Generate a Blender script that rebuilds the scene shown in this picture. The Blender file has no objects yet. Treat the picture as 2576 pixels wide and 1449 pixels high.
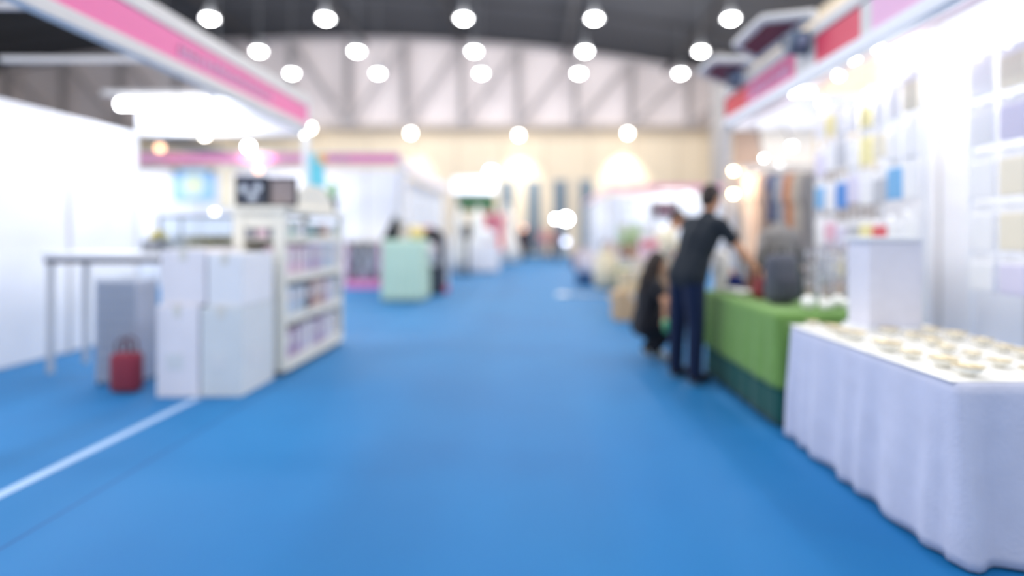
import bpy, bmesh, math, random
from mathutils import Vector, Matrix
random.seed(7)
C = bpy.context.scene
COL = C.collection
F, H, VX, VY = 1350.0, 1.3, 1340.0, 590.0     # focal length in px of the 2576 frame, eye height, vanishing point of the aisle

# ------------------------------------------------------------------ camera, world, exposure
cam = bpy.data.cameras.new('camera')
camo = bpy.data.objects.new('camera', cam); COL.objects.link(camo)
camo.location = (0, 0, H); camo.rotation_euler = (math.pi/2, 0, 0)
cam.sensor_width = 36; cam.lens = F/2576*36
cam.shift_x = (1288-VX)/2576; cam.shift_y = -(724.5-VY)/2576
cam.clip_start = .05; cam.clip_end = 300
C.camera = camo
cam.dof.use_dof = True                         # the photograph is thrown far out of focus
cam.dof.focus_distance = 1.5
cam.dof.aperture_fstop = (cam.lens/1000)/(1.5*42.0/F)
cam.dof.aperture_blades = 0
w = bpy.data.worlds.new('world'); C.world = w; w.use_nodes = True
bg = w.node_tree.nodes['Background']; bg.inputs[0].default_value = (.93, .96, 1, 1); bg.inputs[1].default_value = .45
C.view_settings.view_transform = 'Standard'; C.view_settings.look = 'None'
C.view_settings.gamma = 1; C.view_settings.use_curve_mapping = False
C.view_settings.exposure = 0.95
C.cycles.use_denoising = True
C.cycles.sample_clamp_indirect = 6
C.cycles.max_bounces = 6; C.cycles.diffuse_bounces = 4

HALL_COLS = (-12.3, -7.9, -2.63, 2.35, 7.55)
HALL_ROWS = (20.45, 24.1, 27.4)
LAMP_Z = 9.62
def light(name, kind, loc, power, size=.3, color=(1,1,1), rot=(0,0,0), **kw):
    l = bpy.data.lights.new(name, kind); l.energy = power; l.color = color
    if kind == 'AREA': l.shape = 'DISK'; l.size = size
    else: l.shadow_soft_size = size
    for k, v in kw.items(): setattr(l, k, v)
    o = bpy.data.objects.new(name, l); COL.objects.link(o); o.location = loc; o.rotation_euler = rot
    return o
for x in HALL_COLS:                            # the hall's own high-bay lamps, the rows above and behind the camera too
    for y in HALL_ROWS + (16.8, 13.1, 9.4, 5.7, 2.0, -1.7):
        light('high_bay_light', 'POINT', (x, y, LAMP_Z-.42), 150, .3, (.97,.98,1))

# ------------------------------------------------------------------ helpers
def lin(c):
    return tuple(((v/255)/12.92 if v/255 <= .04045 else ((v/255+.055)/1.055)**2.4) for v in c) + (1,)
MATS = {}
def M(name, rgb=None, rough=.6, metal=0, var=.06, scale=12, bump=0, emit=0, alpha=1, spec=.4, trans=0, sheen=0):
    if name in MATS: return MATS[name]
    m = bpy.data.materials.new(name); m.use_nodes = True; MATS[name] = m
    nt = m.node_tree; b = nt.nodes['Principled BSDF']; N = nt.nodes.new; L = nt.links.new
    b.inputs['Roughness'].default_value = rough; b.inputs['Metallic'].default_value = metal
    b.inputs['Specular IOR Level'].default_value = spec
    if sheen: b.inputs['Sheen Weight'].default_value = sheen; b.inputs['Sheen Roughness'].default_value = .5
    if trans: b.inputs['Transmission Weight'].default_value = trans
    c = lin(rgb)
    tc = N('ShaderNodeTexCoord'); nz = N('ShaderNodeTexNoise'); nz.inputs['Scale'].default_value = scale
    nz.inputs['Detail'].default_value = 4; L(tc.outputs['Object'], nz.inputs['Vector'])
    cr = N('ShaderNodeMix'); cr.data_type = 'RGBA'
    cr.inputs[6].default_value = tuple(max(0, v*(1-var)) for v in c[:3])+(1,)
    cr.inputs[7].default_value = tuple(min(1, v*(1+var)) for v in c[:3])+(1,)
    L(nz.outputs['Fac'], cr.inputs[0]); L(cr.outputs[2], b.inputs['Base Color'])
    if bump:
        bp = N('ShaderNodeBump'); bp.inputs['Strength'].default_value = bump; bp.inputs['Distance'].default_value = .01
        n2 = N('ShaderNodeTexNoise'); n2.inputs['Scale'].default_value = scale*8; L(tc.outputs['Object'], n2.inputs['Vector'])
        L(n2.outputs['Fac'], bp.inputs['Height']); L(bp.outputs['Normal'], b.inputs['Normal'])
    if emit:
        b.inputs['Emission Color'].default_value = c; b.inputs['Emission Strength'].default_value = emit
    return m
def cloth(name, rgb, **k): return M(name, rgb, rough=.85, var=.10, scale=9, bump=.25, spec=.15, sheen=.15, **k)
def card(name, rgb, **k): return M(name, rgb, rough=.7, var=.05, scale=5, bump=.08, spec=.25, **k)
def P(px, py, Y): return Vector(((px-VX)*Y/F, Y, H-(py-VY)*Y/F))
def PX(px, Y): return (px-VX)*Y/F
def PZ(py, Y): return H-(py-VY)*Y/F

class MB:
    """collects shapes; build() links them as one mesh object"""
    def __init__(s): s.bm = bmesh.new()
    def _x(s, vs, mat): bmesh.ops.transform(s.bm, matrix=mat, verts=vs)
    def box(s, c, d, bev=0, rot=None):
        r = bmesh.ops.create_cube(s.bm, size=1); vs = r['verts']
        m = Matrix.Translation(Vector(c)) @ (rot.to_4x4() if rot else Matrix.Identity(4)) @ Matrix.Diagonal((d[0], d[1], d[2], 1))
        s._x(vs, m)
        if bev:
            es = list({e for v in vs for e in v.link_edges})
            bmesh.ops.bevel(s.bm, geom=es, offset=min(bev, min(d)*.45), segments=2, profile=.6, affect='EDGES')
        return s
    def span(s, x0, x1, y0, y1, z0, z1, bev=0):
        return s.box(((x0+x1)/2, (y0+y1)/2, (z0+z1)/2), (abs(x1-x0), abs(y1-y0), abs(z1-z0)), bev)
    def cyl(s, p0, p1, r0, r1=None, n=16):
        p0, p1 = Vector(p0), Vector(p1); r1 = r0 if r1 is None else r1; d = p1-p0
        r = bmesh.ops.create_cone(s.bm, cap_ends=True, segments=n, radius1=r0, radius2=max(r1, 1e-4), depth=d.length)
        q = d.to_track_quat('Z', 'Y')
        s._x(r['verts'], Matrix.Translation((p0+p1)/2) @ q.to_matrix().to_4x4()); return s
    def ball(s, c, r, sc=(1,1,1), rot=None, n=18):
        k = bmesh.ops.create_uvsphere(s.bm, u_segments=n, v_segments=max(6, n//2+2), radius=r)
        s._x(k['verts'], Matrix.Translation(Vector(c)) @ (rot.to_4x4() if rot else Matrix.Identity(4)) @ Matrix.Diagonal((sc[0], sc[1], sc[2], 1))); return s
    def cap(s, p0, r0, p1, r1, n=14):
        s.ball(p0, r0, n=n); s.ball(p1, r1, n=n); s.cyl(p0, p1, r0, r1, n); return s
    def tube(s, pts, r, n=8):
        pts = [Vector(p) for p in pts]; rings = []
        for i, p in enumerate(pts):
            d = (pts[min(i+1, len(pts)-1)]-pts[max(i-1, 0)]).normalized(); q = d.to_track_quat('Z', 'Y')
            rings.append([s.bm.verts.new(p + q @ Vector((math.cos(a)*r, math.sin(a)*r, 0))) for a in [2*math.pi*k/n for k in range(n)]])
        for a, b in zip(rings, rings[1:]):
            for k in range(n): s.bm.faces.new((a[k], a[(k+1) % n], b[(k+1) % n], b[k]))
        s.bm.faces.new(rings[0][::-1]); s.bm.faces.new(rings[-1]); return s
    def lathe(s, prof, c=(0,0,0), n=24, wob=0, k=7):
        c = Vector(c); rings = []
        for r, z in prof:
            rings.append([s.bm.verts.new(c+Vector((math.cos(a)*r*(1+wob*math.sin(k*a)), math.sin(a)*r*(1+wob*math.sin(k*a)), z))) for a in [2*math.pi*j/n for j in range(n)]])
        for a, b in zip(rings, rings[1:]):
            for j in range(n): s.bm.faces.new((a[j], a[(j+1) % n], b[(j+1) % n], b[j]))
        s.bm.faces.new(rings[0][::-1]); s.bm.faces.new(rings[-1]); return s
    def prism(s, pts, a, b, axis='y'):
        """outline pts (u,v) extruded along an axis from a to b"""
        def mk(u, v, t): return {'y': (u, t, v), 'x': (t, u, v), 'z': (u, v, t)}[axis]
        A = [s.bm.verts.new(mk(u, v, a)) for u, v in pts]; B = [s.bm.verts.new(mk(u, v, b)) for u, v in pts]; n = len(pts)
        s.bm.faces.new(A); s.bm.faces.new(B[::-1])
        for i in range(n): s.bm.faces.new((A[i], B[i], B[(i+1) % n], A[(i+1) % n]))
        return s
    def drape(s, x0, x1, y0, y1, zt, zb, flare=.05, amp=.02, folds=26, r=.05, n=150, rows=14):
        """a cloth over a box: flat top, rounded edge, skirt that flares into folds"""
        cx, cy = (x0+x1)/2, (y0+y1)/2; hx, hy = (x1-x0)/2, (y1-y0)/2
        per = 2*(2*hx+2*hy); ring0 = []
        for i in range(n):
            d = per*i/n
            if d < 2*hx: p, nn = (-hx+d, -hy), (0, -1)
            elif d < 2*hx+2*hy: p, nn = (hx, -hy+d-2*hx), (1, 0)
            elif d < 4*hx+2*hy: p, nn = (hx-(d-2*hx-2*hy), hy), (0, 1)
            else: p, nn = (-hx, hy-(d-4*hx-2*hy)), (-1, 0)
            ring0.append((p, nn, d))
        rings = []
        def ring(scale, z, out, t):
            vs = []
            for p, nn, d in ring0:
                ph = 2*math.pi*folds*d/per
                o = out + amp*t*(math.sin(ph+1.1*math.sin(ph*.37))+.5*math.sin(ph*.53+2))
                vs.append(s.bm.verts.new((cx+p[0]*scale+nn[0]*o, cy+p[1]*scale+nn[1]*o, z)))
            rings.append(vs)
        ring(.02, zt, 0, 0); ring(.5, zt, 0, 0); ring(.97, zt, 0, 0); ring(1, zt-.004, .004, 0)
        for k in range(1, rows+1):
            t = k/rows; ring(1, zt-.004-(zt-.004-zb)*t, .008+flare*t, min(1, t*1.6))
        for a, b in zip(rings, rings[1:]):
            for j in range(n): s.bm.faces.new((a[j], b[j], b[(j+1) % n], a[(j+1) % n]))
        s.bm.faces.new(rings[0]); return s
    def build(s, name, mat, parent=None, smooth=False, thick=0, loc=None):
        bmesh.ops.recalc_face_normals(s.bm, faces=s.bm.faces)
        me = bpy.data.meshes.new(name); s.bm.to_mesh(me); s.bm.free()
        o = bpy.data.objects.new(name, me); COL.objects.link(o); me.materials.append(mat)
        if smooth: me.shade_smooth()
        if thick:
            md = o.modifiers.new('thick', 'SOLIDIFY'); md.thickness = thick; md.offset = -1
        if parent: o.parent = parent
        if loc: o.location = loc
        return o
def tag(o, label=None, cat=None, group=None, kind=None):
    if label: o['label'] = label
    if cat: o['category'] = cat
    if group: o['group'] = group
    if kind: o['kind'] = kind
    return o
def thing(name, label, cat, loc=(0,0,0), rz=0, group=None):
    o = bpy.data.objects.new(name, None); COL.objects.link(o); o.location = loc; o.rotation_euler = (0, 0, rz)
    o.empty_display_size = .1
    return tag(o, label, cat, group)
def struct(o): o['kind'] = 'structure'; return o
def dup(root, loc=None, rz=None, label=None, group=None, remat=None):
    def cp(o, par):
        c = o.copy(); COL.objects.link(c)
        if par: c.parent = par
        if remat and o.type == 'MESH' and o.name.split('.')[0] in remat:
            c.data = o.data.copy(); c.data.materials.clear(); c.data.materials.append(remat[o.name.split('.')[0]])
        for ch in kids.get(o.name, []): cp(ch, c)
        return c
    kids = {}
    for o in list(COL.objects):
        if o.parent: kids.setdefault(o.parent.name, []).append(o)
    r = cp(root, None)
    if loc is not None: r.location = loc
    if rz is not None: r.rotation_euler = (0, 0, rz)
    if label: r['label'] = label
    if group: r['group'] = group
    return r
ORD = ['first','second','third','fourth','fifth','sixth','seventh','eighth','ninth','tenth','eleventh','twelfth']

# ------------------------------------------------------------------ materials
WHITE = M('white_laminate', (236,238,244), rough=.5)
PANEL = M('white_panel', (232,235,242), rough=.55, var=.03, scale=2)
CREAM = M('cream_paint', (240,236,224), rough=.5)
ALU = M('aluminium', (205,205,207), rough=.4, metal=.3)
CHROME = M('chrome', (225,226,230), rough=.15, metal=.9)
STEEL = M('grey_steel', (140,142,146), rough=.4, metal=.5)
BLACK = M('black_plastic', (28,29,33), rough=.45)
PINK = M('pink_vinyl', (238,118,172), rough=.5, var=.03)
PALEPINK = M('pale_pink_vinyl', (232,178,214), rough=.5, var=.03)
RED = M('red_vinyl', (222,72,98), rough=.5, var=.04)
MAROON = M('maroon_vinyl', (120,50,68), rough=.6)
GLOW = M('lamp_glow', (255,255,255), emit=30)
TUBEGLOW = M('tube_glow', (250,252,255), emit=14)
WARMGLOW = M('warm_glow', (255,222,170), emit=18)
ORANGEGLOW = M('orange_glow', (255,190,140), emit=3.0)
SOFTGLOW = M('diffuser_glow', (240,243,255), emit=.55)
GLASS = M('clear_glass', (235,242,245), rough=.05, trans=.95, spec=.5)

# carpet: blue needle felt with seams
cm = bpy.data.materials.new('blue_carpet'); cm.use_nodes = True; nt = cm.node_tree; b = nt.nodes['Principled BSDF']
b.inputs['Roughness'].default_value = .62; b.inputs['Specular IOR Level'].default_value = .28
b.inputs['Sheen Weight'].default_value = .3; b.inputs['Sheen Roughness'].default_value = .3; b.inputs['Sheen Tint'].default_value = (.5,.85,1,1)
tc = nt.nodes.new('ShaderNodeTexCoord'); n1 = nt.nodes.new('ShaderNodeTexNoise'); n1.inputs['Scale'].default_value = .7; n1.inputs['Detail'].default_value = 3
n2 = nt.nodes.new('ShaderNodeTexNoise'); n2.inputs['Scale'].default_value = 220
mx = nt.nodes.new('ShaderNodeMix'); mx.data_type = 'RGBA'; mx.inputs[6].default_value = lin((0,101,168)); mx.inputs[7].default_value = lin((6,126,192))
m2 = nt.nodes.new('ShaderNodeMix'); m2.data_type = 'RGBA'; m2.blend_type = 'MULTIPLY'; m2.inputs[0].default_value = .25
br = nt.nodes.new('ShaderNodeTexBrick'); br.offset = .5; br.inputs['Scale'].default_value = 1; br.inputs['Brick Width'].default_value = 4.4; br.inputs['Row Height'].default_value = 40
br.inputs['Mortar Size'].default_value = .012; br.inputs['Mortar Smooth'].default_value = .5
br.inputs[1].default_value = br.inputs[2].default_value = (1,1,1,1); br.inputs[3].default_value = (.55,.6,.7,1)
m3 = nt.nodes.new('ShaderNodeMix'); m3.data_type = 'RGBA'; m3.blend_type = 'MULTIPLY'; m3.inputs[0].default_value = 1
L = nt.links.new
L(tc.outputs['Object'], n1.inputs['Vector']); L(tc.outputs['Object'], n2.inputs['Vector']); L(tc.outputs['Object'], br.inputs['Vector'])
L(n1.outputs['Fac'], mx.inputs[0]); L(mx.outputs[2], m2.inputs[6]); L(n2.outputs['Color'], m2.inputs[7])
L(m2.outputs[2], m3.inputs[6]); L(br.outputs['Color'], m3.inputs[7]); L(m3.outputs[2], b.inputs['Base Color'])
MATS['blue_carpet'] = cm

# ------------------------------------------------------------------ the hall
WY = 34.0; LX, RX = -36.0, 12.6
def roofz(x): return 13.77-2.4*((x+11.7)/24)**2
struct(MB().span(LX-.2, RX+.2, -6, WY+.4, -.3, 0).build('floor', cm))
n = 40
xs = [LX-.2+(RX-LX+.4)*i/n for i in range(n+1)]
up = M('pink_grey_cladding', (228,216,214), rough=.7, var=.03, scale=.4)
lo = M('beige_cladding', (226,208,182), rough=.7, var=.04, scale=.5)
zb = PZ(318, WY)
struct(MB().prism([(x, zb) for x in (xs[0], xs[-1])]+[(x, roofz(x)+.05) for x in xs[::-1]], WY, WY+.3).build('wall_back', up))
struct(MB().span(LX, RX, WY, WY+.3, 0, zb).build('wall_back_lower', lo))
ROOF = M('dark_roof_sheet', (66,66,70), rough=.8, var=.15, scale=.25)
mb = MB()
A = [mb.bm.verts.new((x, -6, roofz(x))) for x in xs]; B = [mb.bm.verts.new((x, WY+.3, roofz(x))) for x in xs]
for i in range(n): mb.bm.faces.new((A[i], A[i+1], B[i+1], B[i]))
struct(mb.build('ceiling', ROOF, thick=.15))
struct(MB().span(RX, RX+.3, -6, WY, 0, roofz(RX)).build('wall_right', lo))
struct(MB().span(LX-.3, LX, -6, WY, 0, roofz(LX)).build('wall_left', lo))
BEAM = M('dark_roof_beam', (58,56,58), rough=.7)
PALEBEAM = M('pale_roof_beam', (88,86,88), rough=.7)
for i, y in enumerate((27.6, 29.8, 31.8)):     # roof purlins under the sheeting
    mb = MB()
    for a, c in zip(xs, xs[1:]): mb.cyl((a, y, roofz(a)-.22), (c, y, roofz(c)-.22), .13, n=6)
    struct(mb.build('beam_%d' % (i+1), BEAM))
for i, x in enumerate((-17, -10.6, -4.5, 2, 8.4)):
    struct(MB().span(x-.1, x+.1, 2, WY, roofz(x)-.62, roofz(x)-.36).build('beam_%d' % (i+4), PALEBEAM if i % 2 else BEAM))
# ledge between the claddings, and pilasters
LEDGE = M('tan_ledge', (206,190,168), rough=.7)
struct(MB().span(LX, RX, WY-.22, WY, zb-.75, zb-.55).span(LX, RX, WY-.12, WY, zb-.1, zb+.15).build('trim_1', LEDGE))
for i in range(16):
    x = -30+i*2.8
    struct(MB().span(x-.06, x+.06, WY-.05, WY, 0, zb-.75).build('trim_%d' % (i+2), LEDGE))
# tall dark windows in the back wall
WFR = M('window_frame_grey', (190,188,184), rough=.5); WPANE = M('grey_window_pane', (104,120,132), rough=.15, spec=.5)
for i, (a, c) in enumerate(((1262,1291), (1327,1358), (1392,1425), (1458,1491))):
    x0, x1 = PX(a, WY), PX(c, WY); z1 = PZ(455, WY)
    f = struct(MB().span(x0-.08, x0, WY-.1, WY, .2, z1).span(x1, x1+.08, WY-.1, WY, .2, z1).span(x0-.08, x1+.08, WY-.1, WY, z1, z1+.1).span(x0-.08, x1+.08, WY-.1, WY, .1, .2).build('window_%d' % (i+1), WFR))
    MB().span(x0, x1, WY-.06, WY-.01, .2, z1).build('pane', WPANE, f)
# end truss in front of the back wall
TR = M('grey_truss_paint', (176,168,168), rough=.6)
TY = WY-.9
t = thing('roof_truss', 'long grey steel lattice truss spanning the hall in front of the back wall', 'roof truss', (0, TY, 0))
def part(mb, name, mat, par, **k): return mb.build(name, mat, par, **k)
tx = [PX(875, TY)+PX(1340+143, TY)*k for k in range(-6, 8)]
zl = PZ(318, TY)
mb = MB()
for a, c in zip(tx, tx[1:]): mb.cyl((a, 0, roofz(a)-.35), (c, 0, roofz(c)-.35), .13, n=8)
part(mb, 'top_chord', TR, t)
part(MB().cyl((tx[0], 0, zl), (tx[-1], 0, zl), .12, n=8), 'bottom_chord', TR, t)
for k, x in enumerate(tx):
    part(MB().box((x, 0, (zl+roofz(x)-.35)/2), (.34, .2, roofz(x)-.35-zl)), 'post', M('dark_truss_paint', (150,143,143), rough=.6), t)
for k in range(len(tx)-1):
    a, c = (tx[k], tx[k+1]) if k >= 6 else (tx[k+1], tx[k])
    part(MB().cyl((a, 0, zl), (c, 0, roofz(c)-.4), .14, n=6), 'diagonal', TR, t)
# columns of the hall at the right end
struct(MB().span(PX(1795, 30), PX(1822, 30), 29.8, 30.4, 0, roofz(11)-.3).build('column_1', M('grey_column', (168,164,164), rough=.6)))

# ------------------------------------------------------------------ ceiling lamps
def high_bay(x, y, label):
    t = thing('high_bay_lamp', label, 'ceiling lamp', (x, y, LAMP_Z), 0, 'high bay lamps under the hall roof')
    MB().lathe([(.05,.25),(.12,.24),(.22,.05),(.27,-.1),(.25,-.1),(.05,.2)]).build('reflector', ALU, t, smooth=True)
    MB().ball((0,0,-.06), .165, (1.15,1.15,.85)).build('bulb', GLOW, t, smooth=True)
    MB().cyl((0,0,.24), (0,0,.5), .09).build('ballast', STEEL, t)
    MB().cyl((0,0,.5), (0,0,roofz(x)-LAMP_Z-.02), .015, n=6).build('drop_rod', STEEL, t)
rowname = ('nearest, highest row', 'middle row', 'farthest, lowest row')
for r, y in enumerate(HALL_ROWS):
    for c, x in enumerate(HALL_COLS):
        high_bay(x, y, 'white round roof lamp, %s from the left in the %s' % (ORD[c], rowname[r]))
# lamps fixed high on the back wall, washing it
def wall_lamp(px, py, label, power=260):
    x, _, z = P(px, py, WY-1.6)
    t = thing('wall_lamp', label, 'wall lamp', (x, WY-1.6, z), 0, 'warm lamps along the back wall')
    MB().ball((0,0,0), .16).build('bulb', WARMWHITE, t, smooth=True)
    MB().cyl((0,0,.1), (0,0,.3), .2, .08).build('hood', ALU, t)
    MB().tube([(0,0,.28), (0,.25,.36), (0,1.6,.36)], .035).build('bracket', STEEL, t)
    l = light('wall_lamp_light', 'SPOT', (x, WY-1.6, z-.17), power, .12, (1,.95,.84), (math.radians(27),0,0), spot_size=math.radians(72), spot_blend=.6)
WARMWHITE = M('warm_white_glow', (255,250,238), emit=16)
for px, py, n_, pw in ((515,340,'above the left booth header',60), (780,322,'beside the tip of the pink fascia',60), (1033,335,'under the middle of the truss',250),
                       (1305,340,'above the tall dark windows',550), (1579,335,'farthest towards the grey column',650)):
    wall_lamp(px, py, 'warm white lamp on the beige back wall, '+n_, pw)

# ------------------------------------------------------------------ generic booth pieces
def lettering(par, u0, u1, z0, z1, x, mat, axis='x', seed=1, th=.006):
    """unreadably blurred pale characters: short strokes along a band"""
    rnd = random.Random(seed); mb = MB(); u = u0; h = z1-z0
    while u < u1-.05:
        wd = h*rnd.uniform(.45,.7)
        for k in range(rnd.choice((2,3,3))):
            hh = h*rnd.uniform(.5,1); uu = u+wd*k/3
            if axis == 'x': mb.span(x-th, x+th, uu, uu+wd*.22, z0, z0+hh)
            else: mb.span(uu, uu+wd*.22, x-th, x+th, z0, z0+hh)
        if axis == 'x': mb.span(x-th, x+th, u, u+wd*.9, z0+h*.45, z0+h*.62)
        else: mb.span(u, u+wd*.9, x-th, x+th, z0+h*.45, z0+h*.62)
        u += wd*1.25
    return mb.build('lettering', mat, par)
def post(x, y, z, label, r=.035, mat=None):
    t = thing('booth_post', label, 'post', (x, y, 0))
    mb = MB().prism([(r*math.cos(a)*(1 if i % 2 else .8), r*math.sin(a)*(1 if i % 2 else .8)) for i, a in enumerate([math.pi*k/8 for k in range(16)])], .01, z, 'z')
    mb.build('shaft', mat or WHITE, t)
    MB().cyl((0,0,0), (0,0,.02), r*1.9).build('foot_plate', STEEL, t)
    return t
def tube_lamp(loc, ln, label, axis='x', r=.022, mat=None, power=30):
    t = thing('tube_lamp', label, 'tube lamp', loc, 0 if axis == 'x' else math.pi/2)
    MB().cyl((-ln/2,0,0), (ln/2,0,0), r).build('tube', mat or TUBEGLOW, t, smooth=True)
    MB().box((0,0,r+.02), (ln+.04, .05, .03), .006).build('batten', ALU, t)
    for s in (-1, 1): MB().cyl((s*ln/2,0,0), (s*(ln/2+.02),0,0), r*1.15).build('end_cap', ALU, t)
    return t

# ---- left booth 1
LFX = -2.9; LFY = 6.87
z0, z1 = 2.70, 2.93
t = thing('booth_fascia', 'long pink booth fascia with grey edges slanting across the upper left corner', 'fascia', (LFX, 0, 0))
MB().span(-.03,.03, 1.5, LFY, z0-.0, z1).build('pink_band', PINK, t)
FGREY = M('fascia_grey', (214,211,210), rough=.5)
MB().span(-.045,.045, 1.5, LFY, z1, z1+.13, .01).build('top_rail', FGREY, t)
MB().span(-.045,.045, 1.5, LFY, z0-.10, z0, .01).build('bottom_rail', FGREY, t)
lettering(t, 4.35, 5.9, z0+.05, z1-.06, .034, PALEPINK, seed=3)
t = thing('booth_header', 'white header panel across the far side of the left booth, above the white shelf', 'header panel', (0, LFY, 0))
MB().span(-5.05, LFX-.06, -.03, .03, 2.60, 3.02).build('panel', PANEL, t)
MB().span(-5.05, LFX-.06, -.045, .045, 2.56, 2.60, .008).build('rail', ALU, t)
MB().span(-5.05, LFX-.06, -.04, .04, 3.02, 3.05).build('rail', ALU, t)
post(LFX, LFY, 3.06, 'slim white post holding the tip of the long pink fascia', .045)
t = thing('booth_wall', 'plain white panel wall at the outer edge of the left booth', 'booth wall', (-5.1, 0, 0))
for k in range(6):
    MB().span(-.025,.025, .9+k*1.0, .9+k*1.0+.96, .02, 2.6).build('wall_panel', PANEL, t)
    MB().span(-.035,.035, .9+k*1.0+.96, .9+k*1.0+1.0, 0, 2.6).build('upright', ALU, t)
for k in range(3):   # inside bracing of the booth roof
    y = 3.9+k*1.2
    t = thing('roof_rail', 'thin pale cross rail over the left booth, %s from the camera' % ORD[k], 'rail', (0, y, 0))
    MB().span(-5.05, LFX-.05, -.02, .02, 2.94, 2.99).build('bar', FGREY, t)
x0, x1 = -5.0, PX(527, 6.5)
tube_lamp(((x0+x1)/2, 6.5, PZ(263, 6.5)), x1-x0, 'glaring white tube lamp under the left booth header', r=.05)
t = thing('tube_lamp_rail', 'thin rail carrying the glaring tube lamp in the left booth', 'rail', (0,0,0))
MB().span(-4.2,-4.17, 6.45, LFY-.05, PZ(263,6.5)+.1, PZ(263,6.5)+.13).build('arm', ALU, t)
MB().tube([(-4.18, 6.5, PZ(263,6.5)+.08), (-4.18, 6.5, 3.0), (-4.18, LFY, 3.07)], .012).build('hanger', ALU, t)
light('left_booth_tube_light', 'AREA', (-4.0, 6.2, 2.75), 10, 1.2, (1,1,1))
light('left_booth_inner_light', 'AREA', (-4.0, 3.5, 2.85), 10, 1.0, (1,1,1))

# ---- booth 2 (left, further)
Y2 = 11.7
t = thing('booth_fascia', 'narrow magenta fascia running level across the second booth on the left', 'fascia', (0, Y2, 0))
a, c = 2.87, 3.04
MAG = M('magenta_vinyl', (224,104,168), rough=.5); MAGPALE = M('pale_magenta_vinyl', (222,160,200), rough=.5)
MB().span(-14, PX(1003,Y2), -.03, .03, a, c).build('pink_band', MAG, t)
MB().span(-14, PX(1003,Y2), -.04, .04, a-.05, a).build('bottom_rail', FGREY, t)
MB().span(-14, PX(1003,Y2), -.04, .04, c, c+.05).build('top_rail', FGREY, t)
for i, (p, q) in enumerate(((350,425), (600,655), (700,760), (800,880))):
    lettering(t, PX(p,Y2), PX(q,Y2), a+.03, c-.03, -.034, MAGPALE, 'y', seed=10+i)
t = thing('booth_fascia', 'pale side fascia of the second left booth, receding along the aisle', 'fascia', (LFX, 0, 0))
MB().span(-.03,.03, Y2+.06, 18.4, a-.1, c-.05).build('band', M('pale_rose_vinyl', (246,234,240), rough=.5), t)
MB().span(-.04,.04, Y2+.06, 18.4, a-.16, a-.1).build('bottom_rail', FGREY, t)
post(LFX, Y2, 3.08, 'grey corner post at the end of the level magenta fascia', .035, ALU)
post(LFX, 18.5, 3.0, 'thin post at the far end of the pale side fascia', .035, ALU)
t = thing('booth_wall', 'white back wall of the second left booth, behind the blue poster', 'booth wall', (0, 13.6, 0))
for k in range(10):
    x1 = -3.2-k*1.05
    MB().span(x1-1.0, x1, -.03, .03, .01, 2.92).build('wall_panel', PANEL, t)
    MB().span(x1-1.05, x1-1.0, -.04, .04, 0, 2.95).build('upright', ALU, t)
t = thing('booth_wall', 'white side wall of the second left booth facing the aisle', 'booth wall', (-3.15, 0, 0))
for k in range(5):
    MB().span(-.025,.025, 13.66+k*1.0, 13.66+k*1.0+.95, .01, 2.72).build('wall_panel', PANEL, t)
    MB().span(-.035,.035, 13.66+k*1.0+.95, 13.66+(k+1)*1.0, 0, 2.72).build('upright', ALU, t)
light('second_booth_fill', 'AREA', (-6.0, 12.3, 3.0), 32, 1.5, (.96,.98,1))  # area fill added without a fixture, hidden behind the fascia band
light('second_booth_left_fill', 'AREA', (-10, 12.3, 3.0), 32, 1.5, (.96,.98,1))  # another unseen fill added towards the outer end of the booth
WYP = 13.56
def wallboard(name, label, cat, pxa, pxb, pya, pyb, Y, mat, th=.02, frame=None):
    x0, x1, z1, z0 = PX(pxa,Y), PX(pxb,Y), PZ(pya,Y), PZ(pyb,Y)
    t = thing(name, label, cat, ((x0+x1)/2, Y, z0)); w_, h_ = (x1-x0)/2, z1-z0
    MB().span(-w_, w_, -th, 0, 0, h_).build('sheet', mat, t)
    if frame:
        f = .025
        MB().span(-w_-f, -w_, -th-.01, 0, -f, h_+f).span(w_, w_+f, -th-.01, 0, -f, h_+f).span(-w_-f, w_+f, -th-.01, 0, h_, h_+f).span(-w_-f, w_+f, -th-.01, 0, -f, 0).build('frame', frame, t)
    return t, w_, h_
t, w_, h_ = wallboard('poster', 'light blue poster with a pale yellow disc on the white back wall', 'poster', 437, 540, 428, 504, WYP, M('light_blue_paper', (170,212,240)))
MB().cyl((0,-.032,h_*.5), (0,-.02,h_*.5), .27, n=32).build('disc', M('pale_yellow_paper', (222,234,200)), t)
MB().span(-w_, w_, -.03, -.02, h_*.86, h_).span(-w_, -w_*.72, -.03, -.02, 0, h_).span(w_*.72, w_, -.03, -.02, 0, h_).build('border', M('sky_blue_paper', (150,200,238)), t)
t, w_, h_ = wallboard('banner', 'narrow cream banner right of the light blue poster', 'banner', 552, 588, 412, 525, WYP, M('cream_banner', (240,230,200)))
MB().cyl((-w_-.03,-.03,h_), (w_+.03,-.03,h_), .02).build('hanging_rod', ALU, t)
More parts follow.
